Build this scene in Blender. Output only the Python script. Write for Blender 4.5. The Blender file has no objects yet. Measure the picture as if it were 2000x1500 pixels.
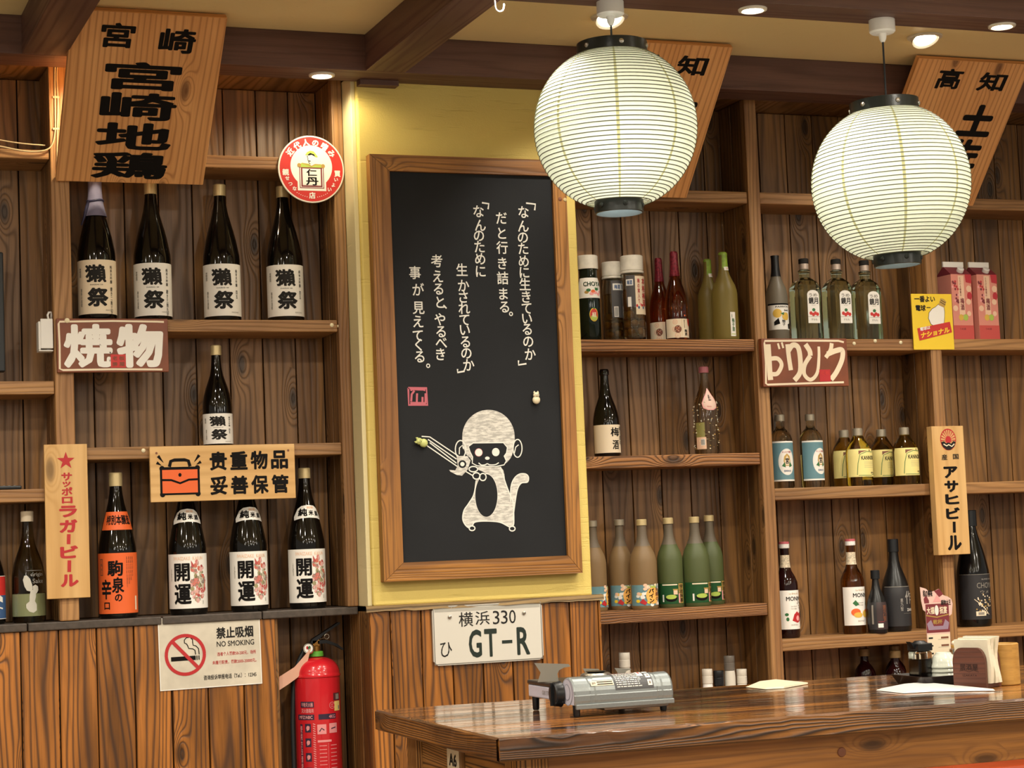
import bpy, bmesh, math, random
from mathutils import Matrix, Vector
random.seed(11)
S = bpy.context.scene
COL = S.collection
PI = math.pi
R = math.radians

# ------------------------------------------------------------------ camera
EYE = 1.135
FPX = 3896.0
YAW, PITCH, ROLL = R(-21.1388), R(4.5408), R(-2.2972)
_f = Vector((-math.sin(YAW)*math.cos(PITCH), math.cos(YAW)*math.cos(PITCH), math.sin(PITCH)))
_r = Vector((math.cos(YAW), math.sin(YAW), 0)); _u = _r.cross(_f)
_r2 = math.cos(ROLL)*_r + math.sin(ROLL)*_u
_u2 = -math.sin(ROLL)*_r + math.cos(ROLL)*_u
cam = bpy.data.cameras.new('camera'); camo = bpy.data.objects.new('camera', cam); COL.objects.link(camo)
camo.matrix_world = Matrix(((_r2.x, _u2.x, -_f.x, 0), (_r2.y, _u2.y, -_f.y, 0), (_r2.z, _u2.z, -_f.z, EYE), (0, 0, 0, 1)))
cam.sensor_width = 36; cam.lens = FPX*36/2000; cam.clip_start = .05
S.camera = camo

def ray(px, py):
    a, b = (px-1000)/FPX, -(py-750)/FPX
    return _r2*a + _u2*b + _f
def onY(px, py, Y):
    d = ray(px, py)*1; d = d*(Y/d.y); return Vector((d.x, d.y, d.z+EYE))
def onX(px, py, X):
    d = ray(px, py); d = d*(X/d.x); return Vector((d.x, d.y, d.z+EYE))
def onZ(px, py, Z):
    d = ray(px, py); d = d*((Z-EYE)/d.z); return Vector((d.x, d.y, d.z+EYE))
def zscale(p):                     # pixels of the photograph per metre at a point
    return FPX/(p-Vector((0, 0, EYE))).dot(_f)

# ------------------------------------------------------------------ world, exposure
S.view_settings.view_transform = 'Standard'; S.view_settings.look = 'None'
S.view_settings.exposure = 0.0; S.view_settings.gamma = 1; S.view_settings.use_curve_mapping = False
w = bpy.data.worlds.new('world'); S.world = w; w.use_nodes = True
w.node_tree.nodes['Background'].inputs[0].default_value = (1.0, .90, .75, 1)
w.node_tree.nodes['Background'].inputs[1].default_value = .42

BEAM_Z = EYE+1.326; CEIL_Z = EYE+1.43
YL = 5.468      # front plane of the shelving and the half wall
YC = 5.367      # front plane of the yellow pier
YB = 5.648      # boarded back of the shelving
TABLE_Z = .75

def lamp(kind, name, loc, power, color=(1, .78, .5), aim=None, size=.03, cone=80, blend=.6):
    l = bpy.data.lights.new(name, kind); o = bpy.data.objects.new(name, l); COL.objects.link(o)
    o.location = loc; l.energy = power; l.color = color
    if kind == 'AREA': l.shape = 'DISK'; l.size = size
    else: l.shadow_soft_size = size
    if kind == 'SPOT': l.spot_size = R(cone); l.spot_blend = blend
    if aim is not None:
        o.rotation_euler = (Vector(aim)-Vector(loc)).to_track_quat('-Z', 'Y').to_euler()
    return o
WARM = (1, .925, .80)
# downlights of the dining room behind and beside the photographer
for lx in (-1.2, .2, 1.6, 3.0, 4.4):
    for ly in (-1.2, .6, 2.3, 3.5):
        lamp('SPOT', 'room_downlight', (lx+.15*math.sin(ly*3), ly, CEIL_Z-.03), 53, WARM, (lx, ly+.5, 0), .035, 160, .9)
for lx in (.68, 1.717, 2.402, 3.152, 3.95):
    lamp('SPOT', 'beam_downlight', (lx, 4.412, BEAM_Z-.012), 42, WARM, (lx, 4.6, 0), .03, 120, .8)
for lx, pw in ((.90, 9), (1.518, 6.5)):
    lamp('SPOT', 'wall_downlight', (lx, 5.307, BEAM_Z-.012), pw, (1, .86, .58), (lx, 5.33, 0), .025, 172, .5)
for lx, ly in ((2.23, 4.914), (3.241, 4.916)):
    lamp('SPOT', 'ceiling_downlight', (lx, ly, CEIL_Z-.02), 26, WARM, (lx+.1, ly+.55, 1.2), .03, 90, .7)

# unseen point lights added behind the camera for soft frontal fill
for lx, ly in ((-.9, 1.9), (.5, -.4), (1.9, .9), (3.4, .6), (4.3, 2.4)):
    lamp('POINT', 'room_fill_light', (lx, ly, 2.0), 15.5, (1, .94, .82), size=.16)

# ------------------------------------------------------------------ mesh builder
def lin(c):
    if isinstance(c, str): c = [int(c[i:i+2], 16)/255 for i in (0, 2, 4)]
    return tuple((x/12.92 if x <= .04045 else ((x+.055)/1.055)**2.4) for x in c)

class MB:
    def __init__(s): s.v = []; s.f = []; s.uv = []; s.tone = []; s.mat = []; s.sm = []
    def face(s, pts, uvs, mat, tone=(0, 0), smooth=False):
        n = len(s.v); s.v += [tuple(p) for p in pts]; s.f.append(tuple(range(n, n+len(pts))))
        s.uv.append(uvs); s.tone.append(tone); s.mat.append(mat); s.sm.append(smooth)
    def box(s, x0, x1, y0, y1, z0, z1, mat, grain='x', M=None, tone=None, taper=None):
        c = [(x, y, z) for x in (x0, x1) for y in (y0, y1) for z in (z0, z1)]
        if taper: c = [taper(Vector(p)) for p in c]
        P = [Vector(p) for p in c]
        Q = [M @ p for p in P] if M else P
        t = tone or (random.random(), random.random()); du, dv = random.random()*30, random.random()*30
        g = 'xyz'.index(grain)
        base = len(s.v); s.v += [tuple(q) for q in Q]
        for n, idx in ((0, (0, 1, 3, 2)), (0, (4, 6, 7, 5)), (1, (0, 4, 5, 1)), (1, (2, 3, 7, 6)), (2, (0, 2, 6, 4)), (2, (1, 5, 7, 3))):
            ax = [a for a in range(3) if a != n]
            if g in ax:
                o = [a for a in ax if a != g][0]
                uv = [(c[i][g]+du, c[i][o]+dv+n*.37) for i in idx]
            else:
                uv = [(c[i][ax[0]]*.25+du, c[i][ax[1]]+dv) for i in idx]
            s.f.append(tuple(base+i for i in idx)); s.uv.append(uv); s.tone.append(t); s.mat.append(mat); s.sm.append(False)
    def lathe(s, prof, mat, seg=32, M=None, a0=0, a1=2*PI, sharp=32):
        runs = []; cur = [prof[0]]
        for i in range(1, len(prof)):
            cur.append(prof[i])
            if i < len(prof)-1:
                d0 = Vector(prof[i])-Vector(prof[i-1]); d1 = Vector(prof[i+1])-Vector(prof[i])
                if d0.length > 1e-7 and d1.length > 1e-7 and math.degrees(d0.angle(d1)) > sharp:
                    runs.append(cur); cur = [prof[i]]
        runs.append(cur)
        full = abs(a1-a0-2*PI) < 1e-6
        nn = seg if full else seg+1
        for run in runs:
            base = len(s.v)
            for (r, z) in run:
                for k in range(nn):
                    a = a0+(a1-a0)*k/seg
                    p = Vector((r*math.sin(a), -r*math.cos(a), z)); s.v.append(tuple(M @ p if M else p))
            for j in range(len(run)-1):
                for k in range(seg):
                    k2 = (k+1) % nn
                    q = [base+j*nn+k, base+j*nn+k2, base+(j+1)*nn+k2, base+(j+1)*nn+k]
                    uv = [(k/seg, run[j][1]), ((k+1)/seg, run[j][1]), ((k+1)/seg, run[j+1][1]), (k/seg, run[j+1][1])]
                    if run[j][0] < 1e-6: q = [q[0], q[2], q[3]]; uv = [uv[0], uv[2], uv[3]]
                    elif run[j+1][0] < 1e-6: q = q[:3]; uv = uv[:3]
                    s.f.append(tuple(q)); s.uv.append(uv); s.tone.append((0, 0)); s.mat.append(mat); s.sm.append(True)
    def tube(s, pts, r, mat, seg=8, M=None, closed=False):
        pts = [Vector(p) for p in pts]; n = len(pts); base = len(s.v); up = None
        rr = r if isinstance(r, (list, tuple)) else [r]*n
        for i, p in enumerate(pts):
            a = pts[(i-1) % n] if (closed or i) else p; b = pts[(i+1) % n] if (closed or i < n-1) else p
            t = (b-a).normalized()
            if up is None: up = t.orthogonal().normalized()
            up = (up-t*up.dot(t)).normalized(); sd = t.cross(up)
            for k in range(seg):
                an = 2*PI*k/seg; q = p+(up*math.cos(an)+sd*math.sin(an))*rr[i]
                s.v.append(tuple(M @ q if M else q))
        for i in range(n if closed else n-1):
            for k in range(seg):
                i2 = (i+1) % n; k2 = (k+1) % seg
                s.f.append((base+i*seg+k, base+i*seg+k2, base+i2*seg+k2, base+i2*seg+k))
                s.uv.append([(i, k/seg), (i, (k+1)/seg), (i+1, (k+1)/seg), (i+1, k/seg)]); s.tone.append((0, 0)); s.mat.append(mat); s.sm.append(True)
        if not closed:
            for i in (0, n-1):
                s.f.append(tuple(base+i*seg+k for k in range(seg))); s.uv.append([(0, 0)]*seg); s.tone.append((0, 0)); s.mat.append(mat); s.sm.append(False)
    def prism(s, outline, d0, d1, mat, M=None, smooth=False):
        # outline in (x, z), extruded along y from d0 to d1
        n = len(outline); t = (random.random(), random.random()); du, dv = random.random()*9, random.random()*9
        T = (lambda p: M @ Vector(p)) if M else (lambda p: Vector(p))
        for d, o in ((d0, outline), (d1, outline[::-1])):
            s.face([T((x, d, z)) for x, z in o], [(x+du, z+dv) for x, z in o], mat, t)
        for i in range(n):
            (x0, z0), (x1, z1) = outline[i], outline[(i+1) % n]
            s.face([T((x0, d0, z0)), T((x0, d1, z0)), T((x1, d1, z1)), T((x1, d0, z1))], [(x0+du, d0+dv), (x0+du, d1+dv), (x1+du, d1+dv), (x1+du, d0+dv)], mat, t, smooth)
    def ball(s, c, r, mat, seg=12, sc=(1, 1, 1), M=None):
        T = Matrix.Translation(c) @ Matrix.Diagonal((sc[0], sc[1], sc[2], 1))
        if M: T = M @ T
        k = seg//2
        s.lathe([(r*math.sin(PI*i/k), -r*math.cos(PI*i/k)) for i in range(k+1)], mat, seg, T, sharp=90)
    def build(s, name, parent=None, loc=None, rot=None, bevel=0, sub=0, seg=2):
        me = bpy.data.meshes.new(name); me.from_pydata(s.v, [], s.f)
        mats = []
        for m in s.mat:
            if m not in mats: mats.append(m)
        for m in mats: me.materials.append(m)
        ix = {m: i for i, m in enumerate(mats)}
        u1 = me.uv_layers.new(name='UVMap'); u2 = me.uv_layers.new(name='tone')
        a = []; b = []
        for uv, t in zip(s.uv, s.tone):
            for q in uv: a += q; b += t
        u1.data.foreach_set('uv', a); u2.data.foreach_set('uv', b)
        me.polygons.foreach_set('material_index', [ix[m] for m in s.mat])
        me.polygons.foreach_set('use_smooth', s.sm)
        me.update()
        o = bpy.data.objects.new(name, me); COL.objects.link(o)
        if parent: o.parent = parent
        if loc is not None: o.location = loc
        if rot is not None: o.rotation_euler = rot
        if bevel:
            m = o.modifiers.new('bevel', 'BEVEL'); m.width = bevel; m.segments = seg; m.limit_method = 'ANGLE'; m.angle_limit = R(40)
        return o

def thing(name, label, cat, loc=(0, 0, 0), rot=(0, 0, 0), group=None):
    o = bpy.data.objects.new(name, None); COL.objects.link(o); o.empty_display_size = .05
    o.location = loc; o.rotation_euler = rot
    return tag(o, label, cat, group)
def tag(o, label, cat, group=None):
    o['label'] = label; o['category'] = cat
    if group: o['group'] = group
    return o
def struct(o): o['kind'] = 'structure'; return o
def lab(o, s): o['label'] = s; return o
def dup(root, loc, label, rz=None, group=None):
    r = root.copy(); COL.objects.link(r); r.location = loc; r['label'] = label
    if group: r['group'] = group
    if rz is not None: r.rotation_euler = (0, 0, rz)
    for ch in list(root.children):
        c = ch.copy(); COL.objects.link(c); c.parent = r
        for g in list(ch.children):
            d = g.copy(); COL.objects.link(d); d.parent = c
    return r

# ------------------------------------------------------------------ materials
def newmat(name):
    m = bpy.data.materials.new(name); m.use_nodes = True
    return m, m.node_tree, m.node_tree.nodes['Principled BSDF']
def nd(nt, t, ins=None, **kw):
    n = nt.nodes.new('ShaderNode'+t)
    for k, v in kw.items(): setattr(n, k, v)
    for k, v in (ins or {}).items():
        s = n.inputs[k]
        if isinstance(v, bpy.types.NodeSocket): nt.links.new(v, s)
        else: s.default_value = v
    return n
def mth(nt, op, a, b=0.0, c=0.0, clamp=False):
    n = nd(nt, 'Math', {0: a, 1: b, 2: c}, operation=op, use_clamp=clamp); return n.outputs[0]
def mixc(nt, f, a, b, mode='MIX'):
    n = nt.nodes.new('ShaderNodeMix'); n.data_type = 'RGBA'; n.blend_type = mode
    for i, v in ((0, f), (6, a), (7, b)):
        if isinstance(v, bpy.types.NodeSocket): nt.links.new(v, n.inputs[i])
        else: n.inputs[i].default_value = (v if i == 0 else (tuple(v)+(1,))[:4])
    return n.outputs[2]
def smooth(nt, x, lo, hi, a=0., b=1.):
    return nd(nt, 'MapRange', {0: x, 1: lo, 2: hi, 3: a, 4: b}, interpolation_type='SMOOTHSTEP').outputs[0]

def plain(name, col, rough=.5, metal=0, spec=.5, coat=0, emis=0, trans=0, ior=1.45, bump=0, bscale=80, var=0, sss=0):
    m, nt, b = newmat(name); c = lin(col)
    b.inputs['Base Color'].default_value = c+(1,); b.inputs['Roughness'].default_value = rough; b.inputs['Metallic'].default_value = metal
    b.inputs['Specular IOR Level'].default_value = spec; b.inputs['Coat Weight'].default_value = coat; b.inputs['Transmission Weight'].default_value = trans
    b.inputs['IOR'].default_value = ior
    if emis: b.inputs['Emission Color'].default_value = c+(1,); b.inputs['Emission Strength'].default_value = emis
    if bump or var:
        tc = nd(nt, 'TexCoord'); n = nd(nt, 'TexNoise', {'Vector': tc.outputs['Object'], 'Scale': bscale, 'Detail': 4.})
        if bump:
            bp = nd(nt, 'Bump', {'Strength': bump, 'Distance': .002, 'Height': n.outputs[0]}); nt.links.new(bp.outputs[0], b.inputs['Normal'])
        if var:
            nt.links.new(mixc(nt, smooth(nt, n.outputs[0], .3, .7), tuple(x*(1-var) for x in c), tuple(min(1, x*(1+var*.5)) for x in c)), b.inputs['Base Color'])
    return m

def wood(name, light, mid, dark, ring=14, grad=40, lng=.9, acr=7, rough=.4, bump=.35, knots=.55, knotcol=None, dk=.8, fibre=.35, coat=0, tonevar=.35, pw=3.0, lfr=(.3, .7)):
    m, nt, b = newmat(name); L, Mi, D = lin(light), lin(mid), lin(dark)
    uv = nd(nt, 'UVMap', uv_map='UVMap').outputs[0]; s = nd(nt, 'SeparateXYZ', {0: uv}); u, v = s.outputs[0], s.outputs[1]
    t = nd(nt, 'SeparateXYZ', {0: nd(nt, 'UVMap', uv_map='tone').outputs[0]}); t0, t1 = t.outputs[0], t.outputs[1]
    vec = nd(nt, 'CombineXYZ', {0: mth(nt, 'MULTIPLY', u, lng), 1: mth(nt, 'MULTIPLY', v, acr), 2: mth(nt, 'MULTIPLY', t0, 37.)}).outputs[0]
    n1 = nd(nt, 'TexNoise', {'Vector': vec, 'Scale': 1., 'Detail': 2., 'Roughness': .45}).outputs[0]
    h = mth(nt, 'ADD', mth(nt, 'MULTIPLY', n1, float(ring)), mth(nt, 'MULTIPLY', v, float(grad)))
    if knots:
        kv = nd(nt, 'CombineXYZ', {0: mth(nt, 'MULTIPLY_ADD', u, 3.2, mth(nt, 'MULTIPLY', t0, 11.)), 1: mth(nt, 'MULTIPLY', v, 8.5), 2: 0.}).outputs[0]
        vo = nd(nt, 'TexVoronoi', {'Vector': kv, 'Scale': 1., 'Randomness': .9}, feature='F1', voronoi_dimensions='2D')
        d = vo.outputs['Distance']; gate = mth(nt, 'GREATER_THAN', nd(nt, 'SeparateColor', {0: vo.outputs['Color']}).outputs[0], 1-knots*.8)
        k = mth(nt, 'MULTIPLY', smooth(nt, d, 0., .42, 1., 0.), gate)
        h = mth(nt, 'MULTIPLY_ADD', mth(nt, 'MULTIPLY', k, k), 4.5, h)
        kd = mth(nt, 'MULTIPLY', smooth(nt, d, .05, .15, 1., 0.), gate)
    sn = mth(nt, 'SINE', mth(nt, 'MULTIPLY', h, 6.2832))
    p = mth(nt, 'POWER', mth(nt, 'MULTIPLY_ADD', sn, .5, .5), pw)
    fv = nd(nt, 'CombineXYZ', {0: mth(nt, 'MULTIPLY', u, 9.), 1: mth(nt, 'MULTIPLY', v, 330.), 2: mth(nt, 'MULTIPLY', t1, 9.)}).outputs[0]
    fb = nd(nt, 'TexNoise', {'Vector': fv, 'Scale': 1., 'Detail': 2.}).outputs[0]
    lv = nd(nt, 'CombineXYZ', {0: mth(nt, 'MULTIPLY', u, 2.2), 1: mth(nt, 'MULTIPLY', v, 14.), 2: mth(nt, 'MULTIPLY', t1, 21.)}).outputs[0]
    lf = nd(nt, 'TexNoise', {'Vector': lv, 'Scale': 1., 'Detail': 3.}).outputs[0]
    c = mixc(nt, smooth(nt, lf, lfr[0], lfr[1]), L, Mi)
    c = mixc(nt, mth(nt, 'MULTIPLY', p, dk), c, D)
    c = mixc(nt, mth(nt, 'MULTIPLY', smooth(nt, fb, .45, .75), fibre), c, D)
    if knots:
        c = mixc(nt, mth(nt, 'MULTIPLY', kd, .8), c, lin(knotcol) if knotcol else tuple(x*.35 for x in D))
    tv = mth(nt, 'MULTIPLY_ADD', t1, tonevar, 1-tonevar*.5)
    c = mixc(nt, 1., c, nd(nt, 'CombineColor', {0: tv, 1: tv, 2: tv}).outputs[0], 'MULTIPLY')
    nt.links.new(c, b.inputs['Base Color'])
    rg = mth(nt, 'MULTIPLY_ADD', p, .15, mth(nt, 'MULTIPLY_ADD', lf, .12, rough-.06)); nt.links.new(rg, b.inputs['Roughness'])
    hh = mth(nt, 'MULTIPLY_ADD', fb, .25, mth(nt, 'MULTIPLY', p, -1.))
    bp = nd(nt, 'Bump', {'Strength': bump, 'Distance': .0015, 'Height': hh}); nt.links.new(bp.outputs[0], b.inputs['Normal'])
    if coat:
        b.inputs['Coat Weight'].default_value = coat; b.inputs['Coat Roughness'].default_value = .08
        cb = nd(nt, 'Bump', {'Strength': .12, 'Distance': .002, 'Height': mth(nt, 'MULTIPLY_ADD', n1, 1.5, hh)}); nt.links.new(cb.outputs[0], b.inputs['Coat Normal'])
    return m

W_BACK = wood('back_boards', '926839', '674522', '33200c', ring=7, grad=34, rough=.40, knots=.6, dk=.52, tonevar=.55, fibre=.3)
W_PANEL = wood('wainscot_boards', 'ae6e30', '744718', '351b07', ring=9, grad=48, rough=.34, knots=.45, dk=.8, tonevar=.45)
W_SHELF = wood('shelf_timber', 'a97d4c', '875d35', '54361a', ring=8, grad=70, rough=.5, knots=.35, dk=.42)
W_ROUGH = wood('wirebrushed_shelf_timber', 'a8733f', '80512a', '41260d', ring=9, grad=130, acr=16, rough=.5, knots=.4, dk=.85, bump=.7)
W_BEAM = wood('beam_laminate', '654539', '573a30', '3e2822', ring=5, grad=25, acr=14, rough=.5, knots=0, dk=.3, bump=.12, fibre=.4, tonevar=.1)
W_BOARD = wood('hanging_board_cedar', 'e3a96c', 'd6995c', 'a06434', ring=5, grad=58, lng=.8, acr=5, rough=.5, knots=.18, dk=.6, bump=.12, fibre=.2, tonevar=.05, pw=5.)
W_SIGN = wood('sign_pine', 'dcb377', 'cda062', 'b08345', ring=4, grad=30, rough=.42, knots=.12, dk=.35, bump=.08, fibre=.15, tonevar=.08, pw=2.)
W_FRAME = wood('frame_timber', 'a8712f', '80511f', '4a2a0c', ring=7, grad=70, acr=16, rough=.45, knots=.2, dk=.55, tonevar=.15)
W_TOP = wood('varnished_table_top', 'b97631', '36190a', '200e04', ring=7, grad=22, acr=9, lng=1.4, rough=.3, knots=.4, dk=.65, bump=.2, coat=1., tonevar=.4, lfr=(.40, .58))
W_EDGE = wood('burnt_table_edge', '93602c', '5c3716', '1e0d04', ring=14, grad=105, acr=11, rough=.35, knots=.5, dk=.95, pw=1.6, lfr=(.38, .62), bump=.6, coat=.35, tonevar=.2)
W_APRON = wood('table_apron_pine', 'b5793a', '96602a', '6b3f18', ring=5, grad=40, rough=.4, knots=.35, dk=.4, bump=.1, coat=.2, tonevar=.1)
W_BURNT = wood('burnt_pine', 'b9854a', '9a6731', '2f1808', ring=12, grad=120, acr=12, rough=.5, knots=.3, dk=.9, bump=.5, tonevar=.2)
W_HOLDER = wood('red_brown_wood', '6f4232', '5c3427', '3c2018', ring=5, grad=90, acr=14, rough=.45, knots=0, dk=.4, bump=.15, tonevar=.1)
W_CUP = wood('pale_cup_wood', 'c59a4e', 'b58740', '946a2c', ring=4, grad=40, rough=.45, knots=0, dk=.3, bump=.1, tonevar=.1)

def plaster(name, col, s=(3, 3, 26), amt=.35, bump=.5):
    m, nt, b = newmat(name); c = lin(col); b.inputs['Roughness'].default_value = .62
    tc = nd(nt, 'TexCoord'); mp = nd(nt, 'Mapping', {'Vector': tc.outputs['Object'], 'Scale': s})
    n = nd(nt, 'TexNoise', {'Vector': mp.outputs[0], 'Scale': 2.2, 'Detail': 5., 'Roughness': .6}).outputs[0]
    g = nd(nt, 'TexNoise', {'Vector': tc.outputs['Object'], 'Scale': 260., 'Detail': 2.}).outputs[0]
    nt.links.new(mixc(nt, mth(nt, 'MULTIPLY', smooth(nt, n, .62, .78), amt), c, tuple(x*.6 for x in c)), b.inputs['Base Color'])
    bp = nd(nt, 'Bump', {'Strength': bump, 'Distance': .003, 'Height': mth(nt, 'MULTIPLY_ADD', g, .3, mth(nt, 'MULTIPLY', smooth(nt, n, .55, .75), -1.))})
    nt.links.new(bp.outputs[0], b.inputs['Normal']); return m
M_PLASTER = plaster('yellow_plaster', 'd8c069')
M_TRIMPAPER = plaster('pale_corner_plaster', 'd9cb9c', amt=.15, bump=.2)
M_CEIL = plaster('ceiling_panel_paper', 'ecd8a2', (14, 14, 14), .12, .25)
M_FLOOR = plain('floor_tile', '8f8270', .4, var=.2, bscale=6)
M_LEDGE = plain('dark_grey_ledge', '4c423a', .5, bump=.4, bscale=60, var=.25)

INK = plain('black_ink', '120f0e', .8, spec=.2)
INKSOFT = plain('soft_black_ink', '242220', .75, spec=.25)
GREYINK = plain('grey_ink', '8d877d', .6)
WHITE = plain('white_paper', 'ebe7df', .6)
CREAM = plain('cream_paper', 'ead9bd', .6)
CHALK = plain('chalk_white', 'dfdcd2', .8)
def chalkfill():
    m, nt, b = newmat('rubbed_chalk'); tc = nd(nt, 'TexCoord'); mp = nd(nt, 'Mapping', {'Vector': tc.outputs['Object'], 'Scale': (30, 5, 110), 'Rotation': (0, .45, 0)})
    n = nd(nt, 'TexNoise', {'Vector': mp.outputs[0], 'Scale': 1.6, 'Detail': 5., 'Roughness': .7}).outputs[0]
    nt.links.new(mixc(nt, smooth(nt, n, .38, .62), lin('aaa69e'), lin('dad6cc')), b.inputs['Base Color']); b.inputs['Roughness'].default_value = .85; return m
CHALKFILL = chalkfill()
RED = plain('red_paint', 'c4302b', .45)
REDINK = plain('red_ink', 'b3262a', .5)
PINK = plain('pink_print', 'e8a2a0', .55)
ROSE = plain('rose_chalk', 'b9626c', .8)
ORANGE = plain('orange_paper', 'e2642c', .55)
YELLOW = plain('yellow_print', 'edc92f', .5)
GREENP = plain('green_print', '2f6b3c', .55)
LGREEN = plain('light_green_print', 'a9bf52', .55)
BLUE = plain('blue_print', '8dbcc8', .55)
DBLUE = plain('dark_blue_print', '3b5a86', .55)
GOLD = plain('gold_print', 'c39f57', .35, metal=.4)
PEACH = plain('peach_print', 'e9c2a4', .55)
BROWNP = plain('brown_print', '7a4a34', .55)
MAROON = plain('maroon_print', '7b2f36', .5)
BLACKPL = plain('black_plastic', '15171a', .35)
WHITEPL = plain('white_plastic', 'e4e1db', .35)
STEEL = plain('brushed_steel', 'b8b4ac', .32, metal=1)
SILVERPAINT = plain('silver_paint', '8d9495', .33, metal=.55, var=.05, bscale=200)
CHROME = plain('chrome', 'cfcac0', .15, metal=1)
TACK = plain('thumb_tack_head', 'e8dcb8', .25)
DARKGLASS = plain('dark_brown_glass', '0d0a07', .07)
BLACKGLASS = plain('matt_black_glass', '121213', .3)
CAPMETAL = plain('dull_metal_cap', 'a09684', .42, metal=.5)
CAPGOLD = plain('pale_gold_cap', 'cdb888', .35, metal=.4)
CLEAR = plain('clear_glass', 'f2f4ee', .02, trans=1)
def glass(name, col, rough=.02, trans=1.): return plain(name, col, rough, trans=trans)
GREENGLASS = glass('pale_green_glass', 'd3e8d6', .03)
AMBERGLASS = glass('amber_liquor_glass', 'b07a34', .04)
REDGLASS = glass('red_plum_glass', 'b4552a', .05)
YELLOWGLASS = glass('yellow_whisky_glass', 'dcc352', .03)
CLEARGLASS = glass('clear_bottle_glass', 'd9d3c2', .03)
FROSTYEL = plain('frosted_yellow_glass', 'a8954a', .45, trans=.55)
FROSTBR = plain('frosted_amber_glass', 'a98a60', .5, trans=.5)
FROSTGR = plain('frosted_green_glass', '6c7848', .5, trans=.5)
FROSTGREY = plain('frosted_grey_glass', 'a09784', .45, trans=.6)
FROSTTOP = plain('frosted_empty_neck', '9c8d78', .5, trans=.65)
# ------------------------------------------------------------------ printed art: flat shapes in a unit frame (x right, y down)
_G = {}
def glyph(s, bold=0.0):
    k = (s, round(bold, 4))
    if k in _G: return _G[k]
    c = bpy.data.curves.new('t', 'FONT'); c.body = s; c.size = 1; c.resolution_u = 2 if bold > .03 else 3
    o = bpy.data.objects.new('t', c); me = o.to_mesh()
    rj = random.Random(ord(s[0])); V = [(v.co.x, v.co.y, 0.) for v in me.vertices]; F = [tuple(p.vertices) for p in me.polygons]
    o.to_mesh_clear(); bpy.data.objects.remove(o); bpy.data.curves.remove(c)
    if bold > .004:                     # heavier stroke: a rounded band along every outline edge
        cnt = {}
        for f in F:
            for i in range(len(f)):
                e = tuple(sorted((f[i], f[(i+1) % len(f)]))); cnt[e] = cnt.get(e, 0)+1
        used = set()
        for (i, j), n in cnt.items():
            if n != 1: continue
            p, q = Vector(V[i][:2]), Vector(V[j][:2]); d = q-p
            if d.length < 1e-6: continue
            d.normalize(); nn = Vector((-d.y, d.x))*bold; b = len(V); z = .03+.5*rj.random()
            V += [tuple(t)+(z,) for t in (p+nn, q+nn, q-nn, p-nn)]; F.append((b, b+1, b+2, b+3)); used.add(i); used.add(j)
        for i in used:
            b = len(V); z = .03+.5*rj.random(); V += [(V[i][0]+bold*math.cos(PI*t/3), V[i][1]+bold*math.sin(PI*t/3), z) for t in range(6)]; F.append(tuple(range(b, b+6)))
    _G[k] = (V, F); return _G[k]
LONG = 'ー―…'
def spl(P, closed=False, n=6):
    out = []; N = len(P)
    for i in range(N if closed else N-1):
        p = [Vector(P[(i+k) % N] if closed else P[min(max(i+k, 0), N-1)]) for k in (-1, 0, 1, 2)]
        for k in range(n):
            t = k/n; out.append(tuple(.5*((2*p[1])+(p[2]-p[0])*t+(2*p[0]-5*p[1]+4*p[2]-p[3])*t*t+(3*p[1]-p[0]-3*p[2]+p[3])*t**3)))
    if not closed: out.append(tuple(P[-1]))
    return out
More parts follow.
